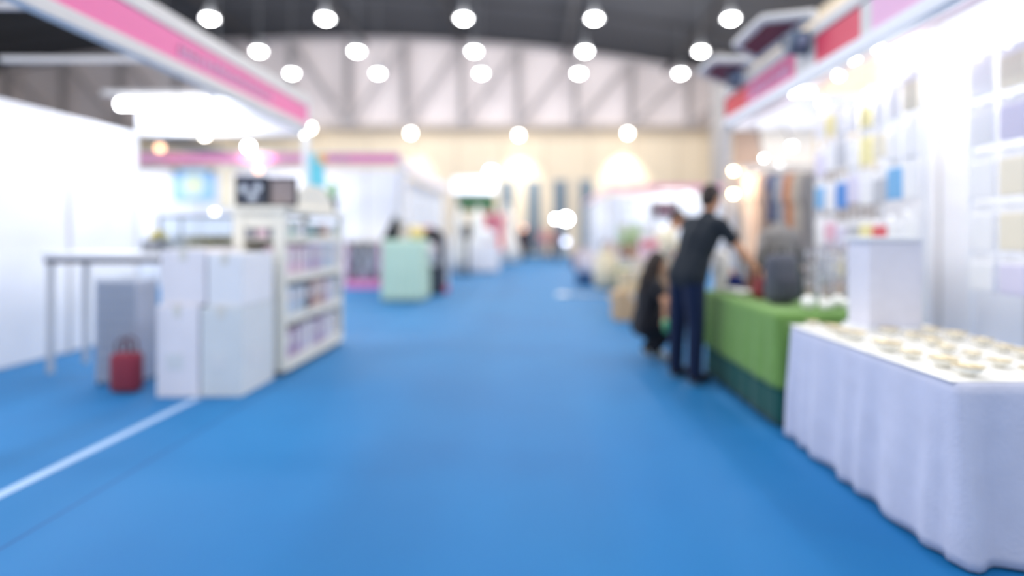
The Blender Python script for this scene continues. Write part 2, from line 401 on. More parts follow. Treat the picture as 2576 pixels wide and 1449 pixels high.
# booth 2 spot lamps
def small_lamp(px, py, Y, label, mat, r=.05, sup=None, cat='spotlight', hood=True):
    p = P(px, py, Y); t = thing('spotlight', label, cat, p)
    MB().ball((0,0,0), r).build('bulb', mat, t, smooth=True)
    if hood: MB().lathe([(r*.4, r*1.9),(r*.9,r*1.6),(r*1.25,r*.6),(r*1.15,r*.6)], (0,0,0)).build('hood', ALU, t, smooth=True)
    if sup:
        q = Vector(sup)-p; MB().tube([(0,0,r*1.6), (q.x*.5, q.y*.5, max(q.z, r*2)), tuple(q)], .012, 6).build('arm', STEEL, t)
    return t
small_lamp(625, 369, Y2-.3, 'white spotlight just above the level magenta fascia', GLOW, .07, (PX(625,Y2), Y2, 3.1))
small_lamp(402, 372, Y2-.3, 'orange spotlight above the level magenta fascia, near its outer end', ORANGEGLOW, .07, (PX(402,Y2), Y2, 3.1))
small_lamp(650, 428, Y2+.3, 'dim orange lamp under the level magenta fascia, above the framed pictures', ORANGEGLOW, .05, (PX(650,Y2), Y2, 2.86))
small_lamp(765, 340, LFY-.1, 'cream spotlight at the top of the slim white post', WARMWHITE, .012, (LFX+.02, LFY-.04, 2.6))
t = thing('ventilation_duct', 'dark grey duct beyond the second left booth, seen under the white header', 'duct', P(480, 366, 24))
MB().box((0,0,0), (3.2,.5,.35), .05, Matrix.Rotation(.22,3,'Y')).build('duct_body', M('duct_grey', (96,100,108), rough=.5, metal=.3), t)
for s in (-1,1): MB().cyl((s*1.2,0,-s*.26), (s*1.2,0,roofz(-14)-PZ(366,24)-.05), .02, n=6).build('drop_rod', STEEL, t)

# ------------------------------------------------------------------ left booth goods
def carton(name, x0, x1, y0, y1, z0, z1, label, mat, tape, marks=0, grp='white cartons stacked by the aisle'):
    cx, cy = (x0+x1)/2, (y0+y1)/2
    t = thing(name, label, 'carton', (cx, cy, z0), 0, grp); a, c, h = (x1-x0)/2, (y1-y0)/2, z1-z0
    MB().span(-a, a, -c, c, 0, h, .008).build('body', mat, t)
    MB().span(-a*.98, -.002, -c*.98, c*.98, h, h+.004).span(.002, a*.98, -c*.98, c*.98, h, h+.004).build('top_flap', mat, t)
    MB().span(-.03,.03, -c-.002, c+.002, h+.004, h+.006).span(-.03,.03, -c-.003, -c-.001, h-.09, h).build('tape', tape, t)
    if marks:
        MB().span(-a*.5, a*.3, -c-.003, -c, h*.3, h*.48).build('printed_label', M('grey_print', (224,226,228)), t)
        MB().span(a, a+.003, -c*.5, c*.2, h*.3, h*.5).build('printed_label', M('grey_print', (224,226,228)), t)
    return t
CW = card('white_card', (238,239,244)); CP = card('pinkish_white_card', (238,234,240)); CG = card('greyish_white_card', (222,226,228)); TP = M('clear_tape', (225,222,215), rough=.3)
fy = 4.28
carton('carton', PX(393,fy), PX(499,fy), fy, 4.82, 0, .73, 'tall pinkish white carton on the carpet, under the narrower top carton', CP, TP, 1)
carton('carton', PX(503,fy), -2.33, fy+.01, 4.84, 0, .715, 'greyish white carton with faint print, on the carpet at the aisle corner', CG, TP, 2)
carton('carton', PX(400,fy), PX(512,fy), fy+.02, 4.80, .737, 1.175, 'narrow white carton on top of the tall pinkish carton', CP, TP)
carton('carton', PX(516,fy), -2.335, fy+.03, 4.83, .722, 1.145, 'wide plain white carton on top, nearest the shelf of books', CW, TP)

# white bookcase along the aisle, one end towards the camera
SX0, SX1, SY0, SY1, SZ = -2.74, -2.27, 4.9, 6.42, 1.56
sh = thing('bookcase', 'white open bookcase along the aisle behind the white cartons', 'bookcase', (SX1, SY0, 0))
w_, l_ = SX0-SX1, SY1-SY0
for y in (0, l_-.04):
    MB().span(w_+.012, -.012, y+.008, y+.032, .045, 1.10).build('side_panel', CREAM, sh)
MB().span(-.10, 0, 0, .06, .045, SZ-.06, .004).build('corner_post', CREAM, sh); MB().span(w_, w_+.10, 0, .06, .045, SZ-.06, .004).build('corner_post', CREAM, sh)
MB().span(-.06, 0, l_-.05, l_, .045, SZ-.06, .004).build('corner_post', CREAM, sh); MB().span(w_, w_+.06, l_-.05, l_, .045, SZ-.06, .004).build('corner_post', CREAM, sh)
MB().span(w_, w_+.02, .06, l_-.05, .1, SZ-.1).build('back_panel', CREAM, sh)
for z, h in ((.06,.07), (.49,.045), (.87,.045), (1.24,.03)):
    MB().span(w_+.02, -.012, .062, l_-.052, z, z+h).build('shelf', CREAM, sh)
    MB().span(-.011, .006, .062, l_-.052, z-.02, z+h+.012, .004).build('shelf_lip', CREAM, sh)
MB().span(w_-.02, .015, -.015, l_+.015, SZ-.06, SZ, .01).build('top_board', CREAM, sh)
MB().span(w_+.101, -.101, .012, .04, 1.36, 1.495).build('end_rail', CREAM, sh)
pts = [(.25, 0), (l_-.25, 0)]+[(l_/2+(l_/2-.25)*math.cos(a), .26*math.sin(a)) for a in [math.pi*k/16 for k in range(1,16)]]
MB().prism([(u, SZ+v) for u, v in pts], -.05, -.02, 'x').build('arched_header', CREAM, sh)
for y in (.05, l_-.05):
    for x in (-.05, w_+.05): MB().cyl((x,y,0), (x,y,.045), .03).build('foot', STEEL, sh)
BC = {'pale pink': (232,206,222), 'lilac': (208,200,224), 'pale blue': (200,214,230), 'mauve': (192,172,200), 'white': (232,232,240), 'dusty rose': (214,186,188), 'grey blue': (170,188,204), 'mint': (196,220,214), 'tan': (206,180,160), 'brown': (120,96,92), 'teal': (110,160,164)}
rows = (('bottom shelf', .13, .30, ['mauve','mauve','lilac','white','lilac','mauve','lilac','white','white']),
        ('middle shelf', .535, .30, ['pale blue','pale blue','grey blue','brown','dusty rose','tan','mauve','white','pale blue']),
        ('third shelf up', .915, .29, ['pale pink','pale pink','pale pink','lilac','mauve','lilac','pale blue','pale blue','white']),
        ('top shelf', 1.27, .15, ['mint','mint','white','teal','teal','brown','tan','white','mint']))
for rn, z, h, cols in rows:
    y = .075; cnt = {}
    for i, cn in enumerate(cols):
        th = .135+random.uniform(-.015,.015); hh = h*random.uniform(.86,1)
        cnt[cn] = cnt.get(cn, 0)+1
        b_ = thing('book', '%s book, %s of the bookcase, %s from the carton end' % (cn, rn, ORD[i]), 'book', (SX1-.02, SY0+y, z), 0, 'thick books on the '+rn)
        MB().span(-.2, 0, 0, .006, 0, hh).span(-.2, 0, th-.006, th, 0, hh).span(-.006, 0, 0, th, 0, hh).build('cover', card('cover_'+cn.replace(' ','_'), BC[cn]), b_)
        MB().span(-.195, -.006, .006, th-.006, .004, hh-.004).build('pages', card('page_paper', (238,234,224)), b_)
        MB().span(0, .0015, .02, th-.02, hh*.55, hh*.8).build('spine_label', card('spine_label', (226,222,226)), b_)
        y += th+.012
# things seen through the opening of the bookcase end: small boxed packs on its upper shelf
for i, (cn, c_) in enumerate((('grey', (170,170,180)), ('pink', (226,196,206)), ('slate', (140,150,164)))):
    b_ = MB().span(-.05,.05,-.02,.02,0,.09+.01*i,.004).build('small_box', card('small_box_'+cn, c_)); b_.location = (SX0+.12+i*.13, SY0+.052, 1.272)
    tag(b_, '%s small box in the end opening of the bookcase' % cn, 'box', 'small boxes in the end opening')
# framed pictures standing on the bookcase
def framed(px0, px1, py0, py1, Y, label, mat):
    x0, x1 = PX(px0,Y), PX(px1,Y); z1 = PZ(py0,Y); z0 = SZ+.001
    t = thing('framed_picture', label, 'framed picture', ((x0+x1)/2, Y, z0), 0, 'dark framed pictures on the bookcase'); w_ = (x1-x0)/2; h_ = z1-z0; f = .022
    MB().span(-w_, -w_+f, -.015,.015, 0, h_).span(w_-f, w_, -.015,.015, 0, h_).span(-w_+f, w_-f, -.015,.015, 0, f).span(-w_+f, w_-f, -.015,.015, h_-f, h_).build('frame', M('dark_grey_frame', (52,54,62)), t)
    MB().span(-w_+f, w_-f, -.006,.006, f, h_-f).build('picture', mat, t)
    MB().span(-.02,.02, .015,.12, 0, .012).span(-.02,.02,.015,.03,0,h_*.7).build('easel_back', BLACK, t)
    return t, w_, h_
t, w_, h_ = framed(594, 672, 443, 520, 4.97, 'dark framed picture with painted lamp reflections, on the carton end of the bookcase', M('dark_slate_print', (70,76,92)))
for u, v in ((-.07,.16), (.06,.17), (.01,.09)):  # pale discs painted on as reflections of white lamps
    MB().cyl((u,-.0085,v), (u,-.006,v), .035, n=24).build('painted_reflection', M('painted_reflection', (222,230,242)), t)
framed(676, 748, 446, 518, 4.98, 'dark framed picture in plain taupe, nearer the slim white post', M('taupe_print', (160,146,144)))
# counter and glass case left of the bookcase
CY = 4.98
t = thing('counter', 'white high counter behind the cartons with grey underside', 'counter', (-3.62, CY+.25, 0))
MB().span(-.95,.83,-.25,.25, 1.08,1.13,.008).build('worktop', WHITE, t)
MB().span(-.93,.81,-.23,.23, 1.03,1.079).build('apron', M('dark_apron', (110,104,106)), t)
for x in (-.9,.78):
    for y in (-.2,.2): MB().span(x-.02,x+.02,y-.02,y+.02,0,1.03).build('leg', ALU, t)
t = thing('glass_case', 'low glass display case with dark edges on the white counter', 'display case', (PX(487,CY), CY+.2, 1.131))
hw = PX(1340+93, CY); hh = .34
e = .008
mb = MB()
for x in (-hw,hw):
    for y in (-.15,.15): mb.span(x-e,x+e,y-e,y+e,0,hh)
for z in (e,hh):
    for y in (-.15,.15): mb.span(-hw,hw,y-e,y+e,z-e,z+e)
    for x in (-hw,hw): mb.span(x-e,x+e,-.15,.15,z-e,z+e)
mb.build('frame', M('case_frame', (96,102,110), metal=.4, rough=.4), t)
MB().span(-hw+.01,hw-.01,-.152,-.149,.01,hh-.01).build('front_glass', GLASS, t)
MB().span(-hw+.01,hw-.01,-.14,.14,hh-.004,hh).build('top_glass', GLASS, t)
MB().span(-hw+.01,hw-.01,-.14,.14,.004,.012).build('base_board', WHITE, t)
for i, (u, wd, c_, nm) in enumerate(((-.24,.1,(220,222,226),'white'), (-.07,.12,(208,196,160),'sand'), (.1,.14,(186,168,120),'khaki'), (.25,.1,(200,182,140),'tan'))):
    b_ = MB().span(-wd/2,wd/2,-.07,.07,0,.15,.01).build('packet', card('packet_'+nm, c_)); b_.location = (PX(487,CY)+u, CY+.2, 1.145)
    tag(b_, '%s packet lying inside the glass case on the counter' % nm, 'packet', 'packets in the glass case')
t = thing('glint_globe', 'small glowing globe standing in for a glint on the glass case', 'glint', (PX(508,CY), CY+.2, 1.131+hh+.001))
MB().cyl((0,0,.002), (0,0,.02), .035).build('base', ALU, t); MB().ball((0,0,.045), .03).build('globe', M('glint_glow', (255,255,255), emit=2.5), t, smooth=True)  # globe added to glow where a glint lies on the glass
t = thing('parcel', 'grey parcel with a yellow bow at the outer end of the counter', 'parcel', (PX(362,CY), CY+.2, 1.131))
MB().span(-.1,.1,-.1,.1,0,.12,.01).build('wrapping', card('grey_wrap', (150,152,158)), t)
MB().ball((0,0,.17), .055, (1.2,1,.8)).ball((.06,0,.15), .03).ball((-.06,0,.15), .03).build('bow', cloth('yellow_ribbon', (226,210,110)), t, smooth=True)
# wire basket stand
t = thing('wire_basket', 'tall grey blue wire basket under the white counter', 'basket', (PX(345,4.86), 4.75, 0))
mb = MB()
for k in range(13): 
    u = -.17+k*.0275; mb.cyl((u,-.14,.03),(u,-.14,.93),.004,n=5).cyl((u,.14,.03),(u,.14,.93),.004,n=5)
for k in range(10): mb.cyl((-.17,-.14,.05+k*.097),(.16,-.14,.05+k*.097),.004,n=5)
mb.build('wires', M('blue_grey_wire', (170,178,192), metal=.4, rough=.4), t)
MB().span(-.18,.17,-.13,.13,.03,.9).build('lining', cloth('blue_grey_lining', (196,202,216)), t)
for x in (-.16,.15):
    for y in (-.12,.12): MB().cyl((x,y,0),(x,y,.03),.012).build('foot', BLACK, t)
t = thing('handbag', 'maroon bag standing on the carpet beside the wire basket', 'bag', (PX(337,4.5), 4.42, 0))
MB().box((0,0,.17), (.22,.12,.32), .04).build('body', cloth('maroon_cloth', (142,56,72)), t, smooth=True)
for y in (-.04,.04): MB().tube([(-.06,y,.31),(-.05,y,.42),(0,y,.45),(.05,y,.42),(.06,y,.31)], .008).build('handle', cloth('dark_maroon', (92,40,52)), t)
o = MB().span(-.035,.035, 1.2, 4.27, .0005, .0035).build('floor_tape', M('white_tape', (160,190,226), rough=.4)); o.location = (-2.655,0,0)
tag(o, 'straight pale tape line on the blue carpet running to the white cartons', 'floor tape')
# teal pennant on post, plant
t = thing('pennant', 'teal cloth pennant fixed to the slim white post', 'pennant', (-2.84, LFY-.02, 1.86))
MB().prism([(0,0),(.19,.05),(.17,.3),(.19,.48),(0,.46)], -.012, .012).build('cloth', cloth('teal_cloth', (110,196,216)), t)
MB().prism([(.10,.36),(.2,.34),(.22,.46),(.1,.47)], -.02,-.013).build('orange_tab', cloth('orange_cloth', (232,176,110)), t)
t = thing('potted_plant', 'small green plant in a dark pot at the far end of the bookcase top', 'potted plant', (-2.36, 6.3, SZ+.001))
MB().lathe([(.05,0),(.075,.14),(.08,.15),(.07,.15)]).build('pot', M('dark_teal_pot', (56,78,84), rough=.4), t, smooth=True)
mb = MB(); rnd = random.Random(4)
for k in range(34):
    a = rnd.uniform(0,6.28); r = rnd.uniform(.01,.085); z = rnd.uniform(.17,.33)
    mb.ball((math.cos(a)*r, math.sin(a)*r, z), .028, (1,.6,.35), Matrix.Rotation(a,3,'Z') @ Matrix.Rotation(rnd.uniform(-1,1),3,'Y'), 8)
mb.build('foliage', cloth('leaf_green', (120,196,120)), t)
mb = MB()
for k in range(7): mb.cyl((0,0,.14), (.05*math.cos(k), .05*math.sin(k), .27), .004, n=5)
mb.build('stems', cloth('stem_green', (84,130,70)), t)

# ------------------------------------------------------------------ middle distance, left
# mint counter
Y = 10.3
t = thing('draped_counter', 'mint green draped counter standing alone at the left edge of the aisle', 'counter', (0,0,0))
x0, x1 = PX(957,Y)+.03, PX(1062,Y)-.02
MB().drape(x0, x1, Y, Y+.75, 1.2, .03, .03, .014, 16).build('cloth', cloth('mint_cloth', (196,224,206)), t, smooth=True, thick=.006)
MB().span(x0+.02, x1-.02, Y+.02, Y+.73, 1.17, 1.195).build('tabletop', WHITE, t)
for x in (x0+.05,x1-.05):
    for y in (Y+.06,Y+.69): MB().cyl((x,y,0),(x,y,1.17),.02).build('leg', ALU, t)
def cushion(x, y, z, r, mat, label, sc=(1,.8,.55), name='cushion', cat='cushion', grp=None):
    o = MB().ball((0,0,0), r, sc, n=20).build(name, mat, None, smooth=True); o.location = (x, y, z+r*sc[2]); return tag(o, label, cat, grp)
t = thing('tote_bag', 'black tapered tote bag on the near left corner of the mint counter', 'bag', (PX(985,Y+.2), Y+.3, 1.202))
MB().prism([(-.2,0),(.11,0),(.09,.40),(.02,.44)], -.07,.07).build('body', cloth('black_cloth', (30,34,38)), t)
MB().tube([(.01,0,.4),(.01,0,.5),(.06,0,.5),(.08,0,.38)], .01).build('handle', BLACK, t)
t = thing('mannequin_head', 'beige display head on the mint counter beside the black tote bag', 'display head', (PX(1015,Y+.35), Y+.35, 1.202))
MB().lathe([(.08,0),(.09,.02),(.045,.05),(.045,.1),(.07,.14),(.085,.22),(.075,.3),(.03,.34)]).build('head', cloth('beige_form', (222,206,196)), t, smooth=True)
MB().ball((0,.01,.3), .095, (1,1,.62)).build('cap', cloth('grey_cap', (176,176,170)), t, smooth=True)
cushion(PX(1047,Y+.5), Y+.55, 1.203, .17, cloth('yellow_cushion', (240,216,150)), 'pale yellow cushion on the mint counter', (1,.7,.8), grp='cushions on the counters')
# table with black cloth, crate, arch stand beyond the mint counter
Y = 11.6
x0, x1 = PX(1064,Y), PX(1112,Y)
t = thing('crate', 'charcoal crate on the carpet just beyond the mint counter', 'crate', ((x0+x1)/2, Y+.3, 0))
w_ = (x1-x0)/2
mb = MB().span(-w_,w_,-.3,.3,0,.03).span(-w_,-w_+.02,-.3,.3,0,.6).span(w_-.02,w_,-.3,.3,0,.6).span(-w_,w_,-.3,-.28,0,.6).span(-w_,w_,.28,.3,0,.6)
mb.build('walls', M('charcoal_plastic', (72,78,92)), t)
mb = MB()
for k in range(5): mb.span(-w_-.01,w_+.01,-.31,-.3,.06+k*.12,.1+k*.12).span(w_,w_+.01,-.31,.31,.06+k*.12,.1+k*.12)
mb.build('slats', M('slate_plastic', (58,62,74)), t)
Y += .12
t = thing('arched_stand', 'thick black arched stand bending over the charcoal crate', 'stand', (0, Y+.75, 0))
xa, xb = PX(1040,Y+.75), PX(1112,Y+.75); zt = PZ(582,Y+.75)
MB().tube([(xa,0,0),(xa,0,zt-.1),(xa+.06,0,zt-.02),(xa+.15,0,zt),(xb-.2,0,zt),(xb-.08,0,zt-.04),(xb-.02,0,zt-.16),(xb,0,zt-.4),(xb,0,.02)], .08, 12).build('arch', BLACK, t, smooth=True)
MB().span(xa,xb-.1,-.07,.07,zt-.24,zt-.02,.02).build('valance', M('dark_plum_cloth', (50,36,44)), t)
for x in (xa,xb): MB().span(x-.08,x+.08,-.2,.2,0,.03,.01).build('foot', BLACK, t)
t = thing('shoulder_bag', 'pale rounded bag hanging inside the black arched stand', 'bag', (PX(1082,Y+.7), Y+.68, PZ(648,Y+.7)))
MB().ball((0,0,.16), .17, (1.1,.45,.95)).build('body', cloth('pale_lilac_cloth', (226,218,226)), t, smooth=True)
MB().tube([(-.1,0,.26),(-.05,.03,.42),(0,.06,PZ(582,Y+.75)-PZ(648,Y+.7)-.12),(.05,.03,.42),(.1,0,.26)], .008).build('strap', cloth('pale_strap', (200,196,200)), t)
cushion(PX(1080,13.2), 12.95, 1.303, .15, cloth('rose_cushion', (236,176,186)), 'rose cushion on the white low unit behind the arched stand', (1.2,.7,.7), grp='cushions on the counters')
cushion(PX(1050,13.2), 12.9, 1.303, .13, cloth('straw_cushion', (236,222,170)), 'straw yellow cushion on the white unit behind the arched stand', (1.1,.7,.8), grp='cushions on the counters')
t = thing('display_unit', 'white waist-high display unit behind the black arched stand', 'display unit', (PX(1068,13), 13.0, 0))
MB().span(-.55,.55,-.25,.25,.0,1.26,.01).build('body', WHITE, t); MB().span(-.57,.57,-.27,.27,1.26,1.30,.01).build('top', WHITE, t)
Y = 11.6
b_ = thing('gift_bag', 'small hot pink gift bag on the carpet right of the charcoal crate', 'bag', (PX(1117,Y+.1), Y+.3, 0))
MB().span(-.06,.06,-.04,.04,0,.17,.005).build('body', card('hot_pink_card', (236,120,170)), b_); MB().tube([(-.03,0,.165),(-.02,0,.23),(.02,0,.23),(.03,0,.165)],.005,6).build('handle', BLACK, b_)
# pink-based display in booth 2
Y = 12.9
x0, x1 = PX(868,Y), PX(956,Y)
t = thing('display_shelf', 'low display shelf with a pink plinth left of the mint counter', 'display shelf', ((x0+x1)/2, Y+.2, 0)); w_ = (x1-x0)/2
MB().span(-w_,w_,-.2,.2,0,.2,.01).build('plinth', M('pink_plinth', (232,140,190)), t)
MB().span(-w_,-w_+.03,-.2,.2,.2,1.1).span(w_-.03,w_,-.2,.2,.2,1.1).build('side_panel', M('rose_panel', (226,170,200)), t)
MB().span(-w_+.03,w_-.03,.17,.2,.2,1.1).build('back_panel', WHITE, t)
for z in (.5,.78): MB().span(-w_+.03,w_-.03,-.19,.17,z,z+.02).build('shelf', WHITE, t)
MB().span(-w_,w_,-.2,.2,1.1,1.14).build('top', M('sand_top', (226,212,186)), t)
for r_, z in enumerate((.202,.522,.802)):
    for k in range(5):
        c_, nm = (((60,62,72),'black'),((196,204,222),'pale blue'),((150,154,168),'grey'),((214,218,230),'white'))[(k*3+r_) % 4]
        o = thing('jar', '%s jar on the %s of the pink-based display, %s from the left' % (nm, ('pink plinth','lower shelf','upper shelf')[r_], ORD[k]), 'jar', ((x0+x1)/2-w_+.11+k*.145, Y+.15, z), 0, 'jars on the pink-based display')
        MB().lathe([(.05,0),(.055,.02),(.055,.14),(.035,.17)]).build('body', M('jar_'+nm.replace(' ','_'), c_, rough=.4), o, smooth=True)
        MB().cyl((0,0,.172),(0,0,.2),.038).build('lid', STEEL, o)
# white counter with cushions and dress forms further along
Y = 18.3
x0, x1 = PX(1182,Y), PX(1252,Y)
t = thing('draped_counter', 'white draped counter in the middle distance, in front of the clothes rail', 'counter', (0,0,0))
MB().drape(x0+.03, x1-.03, Y, Y+.7, 1.0, .03, .03, .02, 16).build('cloth', cloth('white_cloth', (240,240,246)), t, smooth=True, thick=.006)
MB().span(x0+.05,x1-.05,Y+.02,Y+.68,.97,.995).build('tabletop', WHITE, t)
for x in (x0+.08,x1-.08):
    for y in (Y+.06,Y+.64): MB().cyl((x,y,0),(x,y,.97),.02).build('leg', ALU, t)
cushion((x0+x1)/2, Y+.35, 1.003, .34, cloth('white_fleece', (246,246,250)), 'big round white cushion on the white draped counter', (1.15,.8,.75), grp='cushions on the counters')
def dress_form(px, Y, top_py, label, mat, wid=.28, stand=BLACK):
    x = PX(px, Y); ht = PZ(top_py, Y); t = thing('dress_form', label, 'dress form', (x, Y, 0), 0)
    MB().lathe([(wid*1.5,.12),(wid*1.3,ht*.3),(wid*.8,ht*.55),(wid*.55,ht*.62),(wid*.75,ht*.75),(wid*.62,ht*.85),(wid*.22,ht*.89),(wid*.2,ht*.95)], n=32, wob=.05, k=9).build('dress', mat, t, smooth=True)
    MB().cyl((0,0,.02),(0,0,.2),.02).build('pole', stand, t); MB().cyl((0,0,0),(0,0,.02),.2).build('base', stand, t)
    MB().ball((0,0,ht-.08), .09, (.85,1,1.2)).build('head', mat, t, smooth=True)
    return t
dress_form(1155, 17.6, 520, 'white gown on a dress form, between the lightbox and the arched stand', cloth('ivory_satin', (236,236,232)), .25)
dress_form(1203, 20.6, 520, 'white gown on a dress form behind the big white cushion', cloth('white_satin', (238,240,236)), .32)
dress_form(1278, 23.5, 515, 'tall cream gown on a dress form at the aisle end of the clothes rail', cloth('cream_satin', (238,232,222)), .36)
t = thing('loudspeaker_stand', 'slim black pole with a black loudspeaker in front of the white gowns', 'loudspeaker', (PX(1175,17), 17.0, 0))
MB().cyl((0,0,.02),(0,0,1.2),.05).build('pole', BLACK, t); MB().cyl((0,0,0),(0,0,.02),.2).build('base', BLACK, t); MB().box((0,0,1.4),(.26,.22,.4),.02).build('cabinet', BLACK, t)
# clothes rail with coloured garments
def garment(name, label, cat, x, y, ztop, h, w_, mat, grp, rz=0, d=.05):
    t = thing(name, label, cat, (x, y, ztop), rz, grp)
    pts = [(-.04,-.05),(-w_*.5,-.10),(-w_*.62,-.38*min(1,h)),(-w_*.47,-.38*min(1,h)),(-w_*.42,-.2),(-w_*.42,-h),(w_*.42,-h),(w_*.42,-.2),(w_*.47,-.38*min(1,h)),(w_*.62,-.38*min(1,h)),(w_*.5,-.10),(.04,-.05),(0,-.09)]
    MB().prism(pts, -d/2, d/2).build('fabric', mat, t)
    MB().tube([(-w_*.4,0,-.085),(0,0,-.035),(w_*.4,0,-.085)], .006, 6).tube([(0,0,-.04),(0,0,-.01),(.02,0,.01),(.0,0,.028),(-.018,0,.012)], .003, 6).build('hanger', STEEL, t)
    return t
Y = 22.0; zr = PZ(532, Y)
xa, xb = PX(1215,Y), PX(1272,Y)
t = thing('clothes_rail', 'chrome clothes rail carrying red and pink garments in the distance', 'clothes rail', (0, Y, 0))
MB().cyl((xa,0,zr),(xb,0,zr),.015).build('bar', CHROME, t)
for x in (xa,xb): MB().cyl((x,0,.03),(x,0,zr),.018).build('upright', CHROME, t); MB().span(x-.03,x+.03,-.25,.25,0,.03).build('foot', CHROME, t)
for k, (nm, c_, h) in enumerate((('rose pink',(240,110,140),.85),('scarlet',(236,70,84),1.5),('lilac',(206,170,220),1.1),('coral red',(244,120,120),1.55))):
    garment('dress', '%s dress on the distant chrome clothes rail' % nm, 'dress', xa+.13+k*.2, Y, zr-.032, h, .32, cloth('dress_'+nm.replace(' ','_'), c_), 'garments on the distant rail', rz=.9, d=.04)
# lightbox gantry
Y = 20.0
t = thing('lightbox_sign', 'bright blank white lightbox over the aisle booths in the distance', 'lightbox', (PX(1187,Y), Y+.9, 0))
w_ = PX(1340+57,Y); za, zb_ = PZ(489,Y+.9), PZ(447,Y+.9)
MB().span(-w_,w_,-.08,.08,za,zb_,.02).build('housing', WHITE, t); MB().span(-w_+.04,w_-.04,-.09,-.081,za+.04,zb_-.04).build('lit_face', SOFTGLOW, t)
MB().span(-w_+.2,w_-.05,-.05,.05,PZ(531,Y+.9),za-.01).build('green_panel', M('dark_green_board', (66,104,72)), t)
for s in (-1,1): MB().cyl((s*(w_-.1),.12,0),(s*(w_-.1),.12,za+.2),.04).build('post', ALU, t)
small_lamp(1236, 433, Y+.6, 'dazzling round lamp on the upper corner of the lightbox', GLOW, .16, (PX(1236,Y+.6), Y+.9, zb_-.02))

# ------------------------------------------------------------------ right side
RFX, RFY = 2.4, 6.62
za, zb_ = 2.72, 2.96
t = thing('booth_fascia', 'red and pink booth fascia with grey edges rising to the upper right corner', 'fascia', (RFX, 0, 0))
for (a, c, mt) in ((1.0,3.75,PALEPINK), (3.75,3.88,FGREY), (3.88,4.5,RED), (4.5,4.84,FGREY), (4.84,5.95,M('rose_vinyl',(228,110,150))), (5.95,RFY,M('scarlet_vinyl',(226,62,72)))):
    MB().span(-.03,.03,a,c,za,zb_).build('band_panel', mt, t)
MB().span(-.05,.05,1.0,RFY,zb_,zb_+.10,.01).build('top_rail', FGREY, t)
MB().span(-.05,.05,1.0,RFY,za-.1,za,.01).build('bottom_rail', WHITE, t)
lettering(t, 4.95, 5.85, za+.05, zb_-.05, -.034, PALEPINK, seed=21)
t = thing('booth_header', 'white header panel across the far side of the right booth', 'header panel', (0, RFY, 0))
MB().span(RFX+.05, 4.25, -.03,.03, 2.62, 3.02).build('panel', PANEL, t); MB().span(RFX+.05,4.25,-.04,.04,2.58,2.62).build('rail', ALU, t)
post(RFX, RFY, 3.06, 'grey post under the far red end of the right fascia', .045, M('post_grey', (186,184,186), rough=.5))
t = thing('booth_wall', 'white panel wall at the back of the right booth', 'booth wall', (4.3, 0, 0))
for k in range(6):
    MB().span(-.025,.025, .65+k, .65+k+.96, .02, 4.3).build('wall_panel', PANEL, t); MB().span(-.035,.035,.65+k+.96,.65+k+1,0,4.33).build('upright', ALU, t)
# two overhanging sign frames
for i, (ya, yb, yi, out, lab) in enumerate(((4.83, 5.48, 4.5, .27, 'nearer'), (5.95, 6.4, 5.7, .34, 'farther'))):
    t = thing('overhanging_sign', 'tilted grey sign frame with maroon panel over the aisle, the %s of two' % lab, 'sign', (RFX-.05, 0, 3.12))
    q = [(0, yi), (0, yb+.1), (-out, yb), (-out, ya)]
    def bar(p, q2, r=.03, z0=.03, z1=.12): 
        return MB().tube([(p[0],p[1],z0 if p[0] == 0 else z1),(q2[0],q2[1],z0 if q2[0] == 0 else z1)], r, 8)
    for a_, b_ in zip(q, q[1:]+q[:1]): bar(a_, b_, .045).build('frame_bar', FGREY, t)
    mb = MB(); vs = [mb.bm.verts.new((x*.92, y, (.0 if x == 0 else .09))) for x, y in q]; mb.bm.faces.new(vs); mb.build('panel', MAROON, t, thick=.02)
    MB().cyl((-.02,(yi+yb)/2,-.08),(-.02,(yi+yb)/2,.03),.02).build('bracket', STEEL, t)
def spot_head(px, py, Y, label):
    p = P(px,py,Y); t = thing('floodlight', label, 'floodlight', p)
    MB().box((0,0,0),(.16,.14,.2),.03,Matrix.Rotation(.4,3,'X')).build('housing', M('slate_blue_metal', (88,102,122), rough=.5), t)
    MB().cyl((0,-.08,.0),(0,-.1,-.01),.05).build('lens', M('dull_lens', (150,170,190), rough=.2), t)
    q = Vector((RFX-.05, Y, 3.0))-p; MB().tube([(0,0,.05),(q.x*.6,0,q.z*.9),tuple(q)],.015,6).build('yoke', STEEL, t)
spot_head(2006, 108, 4.62, 'slate blue floodlight on the right fascia, by the nearer overhanging sign')
spot_head(1850, 198, 6.1, 'slate blue floodlight on the right fascia, by the farther overhanging sign')
t = tube_lamp((PX(2000,5.4), 5.4, PZ(232,5.4)), .34, 'short glaring tube lamp inside the right booth', r=.03)
MB().tube([(0,0,.03),(0,0,.15),(RFX-PX(2000,5.4),0,3.0-PZ(232,5.4))],.01,6).build('hanger', STEEL, t)
light('right_booth_fill', 'AREA', (3.3, 3.6, 2.9), 15, 1.0, (1,1,1))  # area light added to burn out the booth wall, no housing
light('right_booth_far_fill', 'AREA', (3.2, 5.6, 2.9), 3.5, .8, (1,.97,.92))  # added area fill, a bare disc without a lamp around it
light('right_booth_side_light', 'POINT', (2.95, 4.3, 2.5), 8, .15, (1,.98,.95))

